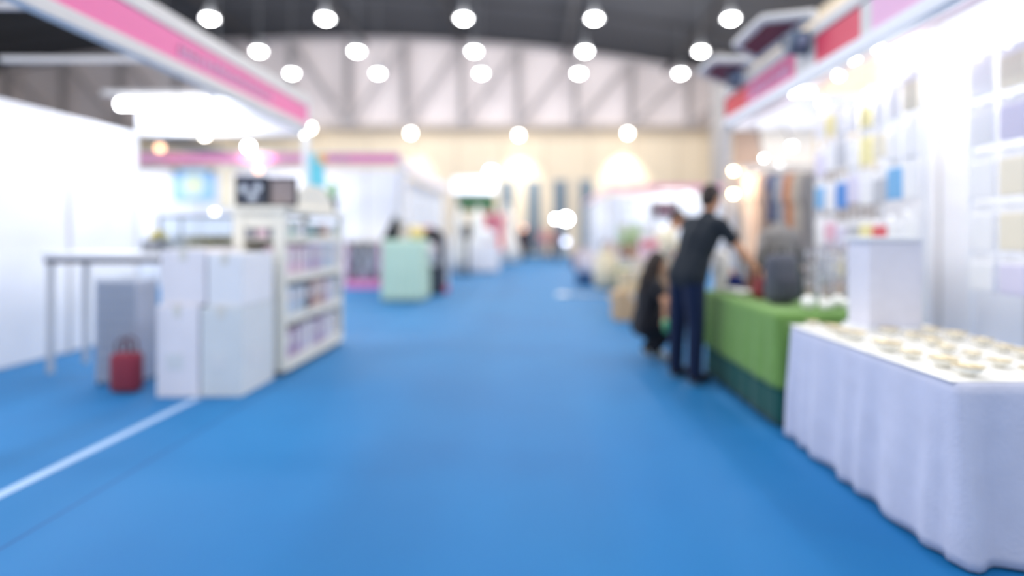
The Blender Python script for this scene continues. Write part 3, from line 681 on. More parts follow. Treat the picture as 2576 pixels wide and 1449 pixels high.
# ---- green table
GT = (1.66, 2.45, 3.62, 5.1)
def table(name, label, x0, x1, y0, y1, h):
    t = thing(name, label, 'table', ((x0+x1)/2, (y0+y1)/2, 0)); a, c = (x1-x0)/2, (y1-y0)/2
    MB().span(-a,a,-c,c,h-.03,h).build('tabletop', WHITE, t)
    for x in (-a+.06,a-.06):
        for y in (-c+.08,c-.08): MB().cyl((x,y,0),(x,y,h-.03),.016).build('leg', STEEL, t)
table('folding_table', 'folding table hidden under the bright green cloth', *[GT[0]+.02,GT[1]-.02,GT[2]+.02,GT[3]-.02], .755)
o = MB().drape(GT[0],GT[1],GT[2],GT[3],.765,.012,.015,.01,34).build('table_skirt', cloth('dark_green_cloth', (28,84,80)), None, smooth=True, thick=.003)
tag(o, 'dark green table skirt reaching the carpet under the bright green cloth', 'table skirt')
o = MB().drape(GT[0]-.012,GT[1]+.012,GT[2]-.012,GT[3]+.012,.772,.265,.018,.008,30).build('tablecloth', cloth('bright_green_cloth', (112,152,80)), None, smooth=True, thick=.003)
tag(o, 'bright green tablecloth on the stall where the man in black leans', 'tablecloth')
# ---- lavender table in front
LT = (1.67, 2.55, 2.1, 3.47)
table('folding_table', 'folding table hidden under the lavender cloth', *[LT[0]+.02,LT[1]-.02,LT[2]+.02,LT[3]-.02], .70)
o = MB().drape(LT[0],LT[1],LT[2],LT[3],.715,.012,.03,.016,22,rows=18).build('tablecloth', cloth('lavender_cloth', (202,206,228)), None, smooth=True, thick=.004)
tag(o, 'lavender white tablecloth falling in folds on the nearest stall', 'tablecloth')
# items on the lavender table
BOWL = M('ivory_ceramic', (242,240,232), rough=.15, spec=.6); GOLD = M('pale_gold', (226,206,160), rough=.25, metal=.5)
def bowl(x, y, z, r, label, mat=BOWL, grp='white dishes on the nearest stall', rim=True):
    t = thing('bowl', label, 'bowl', (x,y,z), 0, grp)
    MB().lathe([(r*.4,0),(r*.45,.01),(r*.8,r*.35),(r,r*.7),(r*.94,r*.7),(r*.7,r*.35),(r*.3,.02)]).build('body', mat, t, smooth=True)
    if rim: MB().lathe([(r*1.02,r*.69),(r*1.03,r*.72),(r*.95,r*.73),(r*.93,r*.7)]).build('rim', GOLD, t, smooth=True)
    return t
rnd = random.Random(12); k = 0
cols_ = 5
for i in range(9):
    for j in range(3):
        x = LT[0]+.12+j*.27+rnd.uniform(-.03,.03); y = LT[2]+.1+i*.148+rnd.uniform(-.02,.02)
        if i > 6 and j > 0: continue
        bowl(x, y, .7205, rnd.uniform(.042,.066), 'ivory gold-rimmed dish on the lavender cloth, %s from the near end, %s row in' % (ORD[i], ORD[j]))
# hanging fringe runner edge
t = thing('lace_runner', 'cream lace runner spread under the dishes on the lavender cloth', 'table runner', (LT[0]-.016, 0, .717))
MB().span(0,.86,LT[2]+.02,LT[3]-.005,0,.0025).build('band', cloth('cream_lace', (244,242,236)), t)
# ---- goods on green table
TZ = .774
def at(px, Y): return PX(px, Y)
bowl(1.77, 4.78, TZ, .072, 'white bowl on the green cloth, nearest the man', grp='white bowls on the green cloth', rim=False)
bowl(1.79, 4.58, TZ, .075, 'white bowl on the green cloth, beside the brown jugs', grp='white bowls on the green cloth', rim=False)
t = thing('lantern', 'white tall lantern on the far end of the green cloth', 'lantern', (1.755, 5.0, TZ))
MB().lathe([(.07,0),(.075,.02),(.06,.05),(.085,.2),(.07,.34),(.03,.38)]).build('body', M('milky_white', (238,234,228), rough=.3), t, smooth=True); MB().tube([(-.03,0,.37),(0,0,.43),(.03,0,.37)],.005,6).build('handle', STEEL, t)
t = thing('cloth_bundle', 'royal blue folded cloth on the green table behind the white bowls', 'folded cloth', (1.865, 4.96, TZ))
MB().box((0,0,.04),(.15,.12,.08),.03).box((0,0,.11),(.14,.11,.07),.03).build('folds', cloth('royal_blue_cloth', (26,46,120)), t, smooth=True)
for i, (px, Y, c_, nm, h) in enumerate(((1893,4.8,(132,84,72),'brown',.2),(1912,4.42,(150,60,66),'dark red',.17),(1925,4.9,(120,90,80),'umber',.24))):
    t = thing('jug', '%s jug on the green cloth between the man and the grey backpack' % nm, 'jug', (at(px,Y), Y, TZ), 0, 'jugs on the green cloth')
    MB().lathe([(.04,0),(.065,.05),(.06,h*.5),(.035,h*.8),(.045,h)]).build('body', M('jug_'+nm.replace(' ','_'), c_, rough=.5), t, smooth=True)
    MB().tube([(.05,0,h*.35),(.1,0,h*.5),(.09,0,h*.8),(.038,0,h*.85)],.008,6).build('handle', M('jug_'+nm.replace(' ','_'), c_), t)
t = thing('backpack', 'charcoal grey backpack standing on the green cloth', 'backpack', (at(1965,4.1), 4.1, TZ), .3)
BPM = cloth('charcoal_cloth', (88,90,100))
MB().box((0,0,.19),(.24,.15,.38),.07).build('body', BPM, t, smooth=True); MB().box((0,-.085,.12),(.17,.05,.17),.03).build('front_pocket', cloth('dark_charcoal_cloth', (72,74,84)), t, smooth=True)
MB().tube([(-.03,0,.37),(-.02,0,.42),(.02,0,.42),(.03,0,.37)],.008).build('grab_handle', BLACK, t)
for s in (-1,1): MB().tube([(s*.07,.07,.34),(s*.09,.12,.25),(s*.08,.1,.08)],.012).build('shoulder_strap', BLACK, t)
t = thing('jacket_stand', 'grey jacket on a bust stand behind the charcoal backpack', 'jacket', (2.27, 4.93, TZ))
MB().lathe([(.12,.16),(.15,.22),(.13,.38),(.17,.5),(.15,.56),(.06,.6),(.05,.64)], n=28, wob=.04, k=5).build('jacket', cloth('warm_grey_cloth', (150,146,144)), t, smooth=True)
MB().cyl((0,0,.015),(0,0,.18),.015).build('pole', STEEL, t); MB().cyl((0,0,0),(0,0,.015),.09).build('base', STEEL, t)
for s in (-1,1): MB().cap((s*.15,0,.5),.05,(s*.19,-.02,.28),.042).build('sleeve', cloth('warm_grey_cloth', (150,146,144)), t, smooth=True)
t = thing('teapot', 'dark teal coffee pot on the green table beside the grey jacket', 'coffee pot', (2.2, 4.5, TZ))
MB().lathe([(.06,0),(.075,.03),(.06,.2),(.045,.26),(.01,.29)]).build('body', M('dark_teal_enamel', (48,66,66), rough=.3), t, smooth=True)
MB().tube([(-.06,0,.1),(-.11,0,.18),(-.12,0,.24)],.012).build('spout', M('dark_teal_enamel', (48,66,66)), t); MB().tube([(.05,0,.22),(.11,0,.2),(.1,0,.08),(.06,0,.06)],.008).build('handle', BLACK, t)
def ball_thing(x,y,z,r,label,mat,grp):
    t = thing('ornament', label, 'ornament', (x,y,z), 0, grp); MB().ball((0,0,r),r).build('ball', mat, t, smooth=True); MB().cyl((0,0,2*r-.002),(0,0,2*r+.01),r*.2).build('cap', GOLD, t)
SHINY = M('pearl_white', (250,250,246), rough=.12, spec=.8)
for i, (px, Y, r) in enumerate(((2033,3.78,.05),(2070,3.95,.035),(2088,3.8,.035),(2108,3.9,.045),(2128,3.8,.036),(2072,3.74,.03))):
    ball_thing(at(px,Y), Y, TZ, r, 'pearly white ball on the near end of the green cloth, %s from the aisle' % ORD[i], SHINY, 'pearly balls on the green cloth')
for i, (px, Y, h) in enumerate(((2052,4.25,.42),(2092,4.1,.5),(2128,4.3,.46),(2150,4.0,.36))):
    t = thing('jewellery_stand', 'silver jewellery tree on the green table, %s from the backpack' % ORD[i], 'display stand', (at(px,Y), Y, TZ), i*.5, 'silver jewellery trees')
    MB().cyl((0,0,0),(0,0,.012),.06).build('base', CHROME, t); MB().cyl((0,0,.012),(0,0,h),.009).build('pole', CHROME, t)
    for j in range(3):
        MB().cyl((-.09,0,h-.03-j*.11),(.09,0,h-.03-j*.11),.006,n=8).build('arm', CHROME, t)
        mb = MB()
        for u in (-.08,-.04,.04,.08): mb.tube([(u,0,h-.03-j*.11),(u+.004,0,h-.1-j*.11)],.008,6)
        mb.build('necklace_strands', M('silver_strand', (214,214,224), rough=.35, metal=.4), t)
# white pillar standing on the lavender cloth
t = thing('display_pillar', 'tall white display pillar at the far end of the lavender cloth', 'display pillar', (2.16, 3.3, .7205))
MB().span(-.16,.16,-.11,.11,.03,.54,.01).build('shaft', M('white_lavender_laminate', (222,222,236)), t); MB().span(-.18,.18,-.125,.125,.54,.565,.006).build('cap', WHITE, t); MB().span(-.18,.18,-.125,.125,0,.03,.006).build('plinth', WHITE, t)

# ---- grid wall with hanging goods on the right
def grid_wall(x, y0, y1, z0, z1, label, axis='y', Y=None):
    t = thing('grid_panel', label, 'grid panel', (0,0,0)); mb = MB(); st = .1
    n_ = int((y1-y0)/st)
    for k in range(n_+1):
        u = y0+(y1-y0)*k/n_
        p = (x,u) if axis == 'y' else (u,x); mb.cyl((p[0],p[1],z0),(p[0],p[1],z1),.003,n=5)
    m_ = int((z1-z0)/st)
    for k in range(m_+1):
        z = z0+(z1-z0)*k/m_
        a_, b_ = ((x,y0,z),(x,y1,z)) if axis == 'y' else ((y0,x,z),(y1,x,z)); mb.cyl(a_,b_,.003,n=5)
    mb.build('mesh', WHITE, t)
    for u in (y0,y1):
        p = (x,u) if axis == 'y' else (u,x)
        MB().cyl((p[0],p[1],0),(p[0],p[1],z1),.014).build('leg', WHITE, t); 
        MB().span(p[0]-.12,p[0]+.12,p[1]-.03,p[1]+.03,0,.02).build('foot', WHITE, t)
    return t
grid_wall(2.78, 3.8, 5.2, .9, 2.5, 'white wire grid panel hung with goods inside the right booth')
grid_wall(2.98, 1.7, 3.65, .9, 2.5, 'white wire grid panel nearest the camera in the right booth')
PAL = {'white':(244,244,248),'pale lilac':(222,218,240),'sky blue':(130,186,232),'pale yellow':(246,236,180),'blue':(96,150,222),'coral':(226,104,112),'pink':(238,190,208),'silver':(196,198,206),'grey':(150,152,160),'cream':(238,230,212),'orange':(226,160,110),'teal':(120,186,190)}
def package(x, y, z, wd, h, cn, label, grp, nrm='x', name='hanging_pack'):
    t = thing(name, label, 'hanging pack', (x,y,z), 0 if nrm == 'y' else math.pi/2, grp)
    MB().span(-wd/2,wd/2,-.015,.015,0,h*.78,.01).build('pouch', card('pack_'+cn.replace(' ','_'), PAL[cn]), t)
    MB().span(-wd/2,wd/2,-.003,.003,h*.78,h).build('header_card', card('pack_white', PAL['white']), t)
    MB().tube([(0,-.045,h*.93),(0,.0,h*.93),(0,.055,h*.93)],.003,5).build('hook', CHROME, t)
rowsz = ((2.2,.26),(1.88,.28),(1.54,.30),(1.2,.30),(.93,.24))
pat1 = (('white','pale yellow','white','white','pale yellow','white','white','cream'),
        ('pale lilac','white','silver','white','pale yellow','cream','white','white'),
        ('sky blue','white','blue','pale lilac','white','silver','sky blue','white'),
        ('white','pink','pale lilac','silver','pale yellow','coral','white','white'),
        ('silver','white','cream','silver','pink','white','grey','silver'))
nm_ = ('top','second','third','fourth','lowest')
for r_, (z, h) in enumerate(rowsz):
    for k in range(8):
        cn = pat1[r_][k]; y = 5.1-k*.175
        package(2.735, y, z+random.uniform(-.03,.03), .15, h*random.uniform(.8,1.08), cn, '%s pack, %s row of the farther grid panel, %s from its far end' % (cn, nm_[r_], ORD[k]), 'packs on the farther grid panel')
pat2 = ('white','pale lilac','cream','white','white','pale lilac','white','white','cream')
for r_, (z, h) in enumerate(rowsz):
    for k in range(8):
        cn = pat2[(k*2+r_*3) % 9]; y = 3.5-k*.225
        package(2.935, y, z, .18, h, cn, '%s pack, %s row of the nearer grid panel, %s from its far end' % (cn, nm_[r_], ORD[k]), 'packs on the nearer grid panel')
# bulbs over the grid panel
t = thing('lamp_rail', 'white lamp rail over the grid panels in the right booth', 'rail', (2.7, 0, 2.72)); MB().span(-.015,.015,1.5,6.55,-.015,.015).build('bar', ALU, t)
for i, (px, py) in enumerate(((2068,258),(2110,190),(2150,150),(2185,240),(2209,120))):
    Y = 2.7*F/(px-VX)
    z = PZ(py, Y); t = thing('clip_lamp', 'dazzling clip lamp on the rail over the grid panels, %s from its far end' % ORD[i], 'clip lamp', (2.7, Y, z), 0, 'clip lamps in the right booth')
    MB().ball((0,0,0),.035).build('bulb', M('clip_bulb', (255,252,244), emit=8), t, smooth=True)
    MB().cyl((0,0,.025),(0,0,.07),.035,.02).build('socket', ALU, t)
    MB().tube([(0,0,.06),(0,0,2.72-z-.0)],.006,6).build('stem', STEEL, t)

mb = MB(); pts = []
for i in range(81): u = 2.5+i*1.7/80; pts.append((u, 6.53+.03*math.sin(u*38)))
pts = pts+[(u, v+.012) for u, v in pts[::-1]]
t = thing('curtain', 'taupe curtain hanging behind the clothes rail in the right booth', 'curtain', (0,0,0))
mb.prism(pts, .03, 2.06, 'z').build('fabric', cloth('taupe_curtain', (168,160,154)), t)
MB().cyl((2.45,6.535,2.09),(4.25,6.535,2.09),.016).build('rod', ALU, t)
for x in (2.46,4.24): MB().cyl((x,6.535,0),(x,6.535,2.09),.014).build('pole', ALU, t)
# ---- clothes on a rail at the far side of the right booth (Y 6.3)
Y = 6.3; zr = PZ(418, Y)
xa, xb = PX(1872,Y), PX(2050,Y)
t = thing('clothes_rail', 'clothes rail of grey and brown garments inside the right booth', 'clothes rail', (0,Y,0))
MB().cyl((xa,0,zr),(xb,0,zr),.014).build('bar', CHROME, t)
for x in (xa,xb): MB().cyl((x,0,.03),(x,0,zr),.016).build('upright', CHROME, t); MB().span(x-.03,x+.03,-.2,.14,0,.03).build('foot', CHROME, t)
for k, (nm, c_, h) in enumerate((('peach',(250,226,206),1.0),('pale peach',(246,214,190),1.05),('taupe',(150,134,126),1.1),('navy',(64,78,112),.62),('slate grey',(140,146,158),1.15),('rust brown',(176,126,98),1.05),('stone grey',(172,166,158),1.1),('dark grey',(124,122,124),1.0))):
    garment('shirt', '%s garment hanging on the rail in the right booth, %s from the post' % (nm, ORD[k]), 'garment', xa+.06+k*.1, Y, zr-.032, h, .24, cloth('garment_'+nm.replace(' ','_'), c_), 'garments on the right booth rail', rz=.5, d=.035)
t, w_, h_ = wallboard('signboard', 'plain brown board under the far white header, behind the grey post', 'board', 1846, 1912, 322, 418, RFY+.2, M('brown_board', (186,160,142)))
for s in (-1,1): MB().cyl((s*w_*.9,-.01,h_),(s*w_*.9,-.16,2.6-PZ(418,RFY+.2)),.008,n=6).build('hanging_wire', STEEL, t)
t, w_, h_ = wallboard('signboard', 'plain cream board under the far white header, right of the brown board', 'board', 1916, 2045, 322, 412, RFY+.2, M('cream_board', (236,230,220)))
for s in (-1,1): MB().cyl((s*w_*.9,-.01,h_),(s*w_*.9,-.16,2.6-PZ(412,RFY+.2)),.008,n=6).build('hanging_wire', STEEL, t)
small_lamp(1845, 430, RFY-.25, 'warm spotlight on the grey post, the upper of two', WARMGLOW, .035, (RFX, RFY-.03, 2.15))
small_lamp(1845, 487, RFY-.25, 'warm spotlight on the grey post, the lower of two', WARMGLOW, .04, (RFX, RFY-.03, 1.88))
light('warm_post_light', 'POINT', (2.55, 6.0, 1.9), 3, .08, (1,.8,.6))
small_lamp(1921, 398, 6.2, 'white spotlight over the clothes rail, nearer the grey post', GLOW, .02, (PX(1921,6.2), RFY, 2.6))
small_lamp(1992, 368, 6.2, 'white spotlight over the clothes rail, farther from the grey post', GLOW, .035, (PX(1992,6.2), RFY, 2.6))
# low table with goods behind the man (fills the far side of the right booth)
o = MB().drape(2.46, 3.5, 5.3, 6.0, .76, .012, .01, .008, 24).build('tablecloth', cloth('grey_brown_cloth', (150,138,128)), None, smooth=True, thick=.003)
tag(o, 'grey brown tablecloth on the far table of the right booth, below the clothes rail', 'tablecloth')
table('folding_table', 'folding table hidden under the grey brown cloth', 2.48, 3.48, 5.32, 5.98, .75)
for i, (x, y, c_, nm) in enumerate(((2.6,5.5,(238,206,180),'peach'),(2.78,5.7,(196,150,120),'caramel'),(2.95,5.5,(176,180,178),'ash grey'),(3.15,5.65,(224,222,226),'pearl'),(2.68,5.85,(230,170,130),'orange'))):
    t = thing('vase', '%s vase on the grey brown tablecloth below the clothes rail' % nm, 'vase', (x,y,.762), 0, 'vases on the far table')
    MB().lathe([(.05,0),(.08,.08),(.085,.18),(.04,.28),(.05,.33)]).build('body', M('vase_'+nm.replace(' ','_'), c_, rough=.35), t, smooth=True); MB().lathe([(.052,.325),(.058,.335),(.05,.345),(.042,.335)]).build('lip', GOLD, t, smooth=True)

# ---- right row further back
t = thing('booth_fascia', 'thin pink fascia level across the distant booth on the right', 'fascia', (0, 18.9, 0))
a, c = 2.87, 3.05
ROSE = M('dusty_pink_vinyl', (234,150,184), rough=.5)
MB().span(PX(1532,18.9), 7.6, -.03,.03,a,c).build('pink_band', ROSE, t); MB().span(PX(1532,18.9),7.6,-.04,.04,a-.06,a).build('bottom_rail', FGREY, t)
lettering(t, 4.2, 6.2, a+.04, c-.04, -.034, PALEPINK, 'y', seed=31)
t = thing('booth_fascia', 'pale pink side fascia of the distant right booth, receding down the aisle', 'fascia', (2.7,0,0))
MB().span(-.03,.03,18.96,28,a-.05,c-.03).build('pink_band', M('faded_pink_vinyl', (240,204,216), rough=.5), t)
post(2.7, 18.9, 3.06, 'corner post of the distant right booth', .035, ALU); post(2.7, 28.05, 3.0, 'farthest post of the distant right booth', .035, ALU)
t = thing('booth_wall', 'white back wall of the distant right booth with a dark screen', 'booth wall', (0, 20.4, 0))
for k in range(5): MB().span(2.85+k, 3.8+k, -.03,.03,.01,2.8).build('wall_panel', PANEL, t); MB().span(3.8+k,3.85+k,-.04,.04,0,2.82).build('upright', ALU, t)
t = thing('booth_wall', 'white side wall of the distant right booth along the aisle', 'booth wall', (2.8,0,0))
for k in range(7): MB().span(-.025,.025,20.5+k,21.45+k,.01,2.75).build('wall_panel', PANEL, t); MB().span(-.035,.035,21.45+k,21.5+k,0,2.77).build('upright', ALU, t)
light('distant_right_booth_light', 'AREA', (5, 19.4, 2.85), 30, 1.5)
t, w_, h_ = wallboard('television', 'dark wall screen with faint lettering in the distant right booth', 'television', 1636, 1706, 507, 546, 20.35, M('dark_screen', (66,62,72), rough=.2), .05, BLACK)
lettering(t, -w_*.7, w_*.7, h_*.25, h_*.6, -.052, M('rosy_print', (140,84,96)), 'y', seed=41)
# tripod floodlights in the distance
t = thing('tripod_floodlight', 'tripod with two dazzling floodlights and a smaller bluish one, down the aisle', 'floodlight stand', (PX(1418,24), 24, 0))
zt = PZ(551,24)
MB().cyl((0,0,.5),(0,0,zt),.025).build('pole', STEEL, t)
for k in range(3): MB().cyl((0,0,.6),(.45*math.cos(k*2.09+.5),.45*math.sin(k*2.09+.5),.0),.015).build('leg', STEEL, t)
MB().cyl((-.4,0,zt),(.25,0,zt),.02).build('crossbar', STEEL, t)
for u, r, m_ in ((-.36,.1,GLOW),(.1,.22,GLOW)): h_ = MB().box((u,.06,zt),(r*2,.1,r*1.6),.02).build('lamp_head', STEEL, t); MB().ball((u,-.02,zt),r*.8,(1,.3,.9)).build('lamp_glass', m_, h_, smooth=True)
MB().ball((.09,-.08,PZ(608,24)),.13,(1,.4,1)).build('small_lamp', M('bluish_glow', (214,226,255), emit=2.2), t, smooth=True)
# globe floor lamp
t = thing('floor_lamp', 'floor lamp with a large white paper globe behind the two shoppers', 'floor lamp', (PX(1735,10), 10, 0))
zt = PZ(511,10)
MB().cyl((0,0,.02),(0,0,zt-.15),.015).build('pole', ALU, t); MB().cyl((0,0,0),(0,0,.02),.15).build('base', ALU, t)
MB().ball((0,0,zt),.2,(1,1,1.05),n=28).build('globe_shade', M('paper_globe', (246,248,255), emit=.45), t, smooth=True)
# goods heaped along the right edge of the aisle
KR = card('kraft_card', (206,176,140)); KR2 = card('pale_kraft_card', (222,204,170)); KR3 = card('brown_kraft_card', (176,140,112))
for i, (x, y, z, d, mt, lab) in enumerate(((1.50,8.3,0,(.5,.5,.42),KR,'kraft brown carton on the carpet beyond the shoppers, the nearest of the heap'),
    (1.98,8.25,.0,(.42,.45,.55),KR3,'dark brown carton on the carpet behind the person in cream'),
    (1.55,8.35,.426,(.4,.4,.32),KR2,'pale kraft carton stacked on the nearest brown carton'),
    (1.66,9.25,0,(.5,.55,.3),KR2,'low pale carton on the carpet, second along the aisle edge'),
    (1.70,9.25,.306,(.42,.42,.35),KR,'small brown carton on top of the low pale carton'),
    (2.3,9.1,0,(.5,.5,.8),KR3,'tall brown carton behind the heap at the aisle edge'))):
    carton('carton', x-d[0]/2, x+d[0]/2, y-d[1]/2, y+d[1]/2, z, z+d[2], lab, mt, TP, grp='brown cartons along the aisle edge')
def sack(x, y, h, r, c_, nm, label, wob=.06):
    t = thing('sack', label, 'sack', (x,y,0), 0, 'sacks along the right edge of the aisle')
    MB().lathe([(r*.7,0),(r,.06),(r*1.05,h*.4),(r*.9,h*.75),(r*.35,h*.92),(r*.45,h)], n=28, wob=wob, k=5).build('body', cloth('sack_'+nm, c_), t, smooth=True)
    MB().lathe([(r*.38,h*.9),(r*.42,h*.92),(r*.38,h*.94)], n=20).build('tie', KR3, t, smooth=True)
sack(1.78, 12.9, 1.0, .28, (226,214,186), 'beige', 'big beige sack at the right edge of the aisle, beyond the cartons')
sack(2.25, 12.3, .95, .26, (216,208,196), 'stone', 'stone coloured sack behind the big beige sack')
sack(1.85, 14.6, .8, .26, (210,204,208), 'mauve_grey', 'mauve grey sack farther along the right edge of the aisle')
sack(1.75, 17.2, .9, .3, (206,198,204), 'dusty', 'dusty pink sack near the corner of the distant right booth')
sack(1.72, 20.0, .8, .26, (150,132,138), 'plum_grey', 'plum grey sack in front of the distant side wall')
t = thing('storage_box', 'dark blue storage box on the carpet between the beige and mauve grey sacks', 'box', (PX(1470,13.8), 13.8, 0))
MB().span(-.2,.2,-.2,.2,0,.32,.02).build('body', M('dark_blue_plastic', (48,84,128)), t); MB().span(-.21,.21,-.21,.21,.32,.36,.01).build('lid', M('blue_lid', (66,110,160)), t)
# draped long display tables with plants and packs on the right row
def far_table(x0,x1,y0,y1,h,c_,nm,label):
    o = MB().drape(x0,x1,y0,y1,h,.012,.02,.012,26).build('tablecloth', cloth('far_cloth_'+nm, c_), None, smooth=True, thick=.004); tag(o, label, 'tablecloth')
far_table(2.0,3.4,10.6,12.0,.8,(206,196,188),'sand','sand coloured tablecloth on the stall with the green plants')
far_table(2.2,3.4,14.4,16.6,.8,(196,188,196),'mauve','greyish mauve tablecloth on the stall before the distant booth')
def plant(x,y,z,h,r,c_,nm,label):
    t = thing('potted_plant', label, 'potted plant', (x,y,z), 0, 'plants on the right-hand stalls'); rnd = random.Random(int(x*100+y*10))
    MB().lathe([(.09,0),(.12,.18),(.13,.2),(.11,.2)]).build('pot', M('clay_pot', (176,130,106)), t, smooth=True)
    mb = MB()
    for k in range(70):
        a_ = rnd.uniform(0,6.28); q = r*math.sqrt(rnd.random()); z_ = .3+rnd.random()*(h-.35)
        mb.ball((q*math.cos(a_),q*math.sin(a_),z_), .055, (1,.55,.3), Matrix.Rotation(a_,3,'Z') @ Matrix.Rotation(rnd.uniform(-1,1),3,'Y'), 8)
    mb.build('foliage', cloth('leaf_'+nm, c_), t)
    mb = MB()
    for k in range(8): mb.cyl((0,0,.18),(r*.6*math.cos(k*.8),r*.6*math.sin(k*.8),h*.75),.007,n=5)
    mb.build('stems', cloth('stem_brown', (110,100,70)), t)
plant(PX(1578,11.2), 11.2, .803, .68, .2, (186,208,160), 'pale', 'pale green leafy plant on the sand coloured tablecloth')
plant(PX(1612,11.5), 11.6, .803, .5, .18, (150,180,120), 'olive', 'olive green leafy plant behind the pale one on the sand cloth')
plant(PX(1565,14.9), 14.9, .803, .4, .2, (128,176,110), 'fresh', 'fresh green bushy plant on the greyish mauve tablecloth')
plant(PX(1572,10.0), 10.05, 0, .75, .17, (112,150,84), 'deep', 'deep green plant in a clay pot on the carpet beyond the cartons')
rnd = random.Random(5)
for i, (px, Y, c_, nm) in enumerate(((1545,15.2,(222,196,200),'pink'),(1600,15.6,(180,160,140),'tan'),(1628,15.0,(200,190,210),'lilac'),(1525,16.2,(160,150,150),'grey'),(1640,11.0,(236,210,214),'rose'),(1660,11.3,(150,120,104),'brown'))):
    o = thing('gift_box', '%s gift box on a stall table, %s in the row right of the aisle' % (nm, ORD[i]), 'box', (PX(px,Y),Y,.802), rnd.uniform(-.3,.3), 'gift boxes on the right-hand stalls')
    MB().span(-.13,.13,-.12,.12,0,.26,.01).build('body', card('gift_'+nm, c_), o); MB().span(-.14,.14,-.13,.13,.26,.31,.01).build('lid', card('gift_lid_'+nm, tuple(min(255,v+12) for v in c_)), o)
    MB().span(-.02,.02,-.132,.132,.311,.316).span(-.02,.02,-.125,-.12,0,.26).build('ribbon', cloth('white_ribbon', (238,236,240)), o)
# shelving rack in the right row
t = thing('shelving_rack', 'open grey shelving rack behind the sand coloured stall', 'shelf rack', (PX(1600,13.5), 13.5, 0))
for x in (-.45,.45):
    for y in (-.15,.15): MB().span(x-.015,x+.015,y-.015,y+.015,0,1.95).build('upright', ALU, t)
for z in (.3,.8,1.3,1.75): MB().span(-.45,.45,-.16,.16,z,z+.02).build('shelf', ALU, t)
for i,(u,z,c_,nm) in enumerate(((-.3,1.322,(206,204,200),'grey'),(0,1.322,(170,190,150),'green'),(.28,1.322,(226,224,228),'white'),(-.25,.822,(190,170,150),'tan'),(.1,.822,(214,190,196),'pink'))):
    o = MB().span(-.1,.1,-.1,.1,0,.26,.01).build('storage_bin', card('bin_'+nm, c_)); o.location = (PX(1600,13.5)+u, 13.5, z); tag(o, '%s bin on the grey shelving rack behind the sand coloured stall' % nm, 'bin', 'bins on the grey rack')
# silver pole lying on the carpet; its bright plate stands in for glare
Y = 11.4
t = thing('display_pole', 'silver pole with a round plate standing in for glare, on the aisle carpet', 'pole', (PX(1415,Y), Y, 0))
MB().cyl((.1,0,.03),(1.3,-.1,.03),.022).build('tube', ALU, t, smooth=True); MB().lathe([(.13,.0),(.14,.02),(.12,.05),(.04,.065)]).build('glare_disc', M('glare_white', (235,238,240), rough=.3), t, smooth=True)
t = thing('flat_parcel', 'flat beige parcel on the carpet at the far end of the silver pole', 'parcel', (PX(1556,10.6), 10.75, 0)); MB().span(-.17,.17,-.12,.12,0,.09,.02).build('wrapping', KR2, t); MB().span(-.02,.02,-.122,.122,0,.092).build('string', KR3, t)

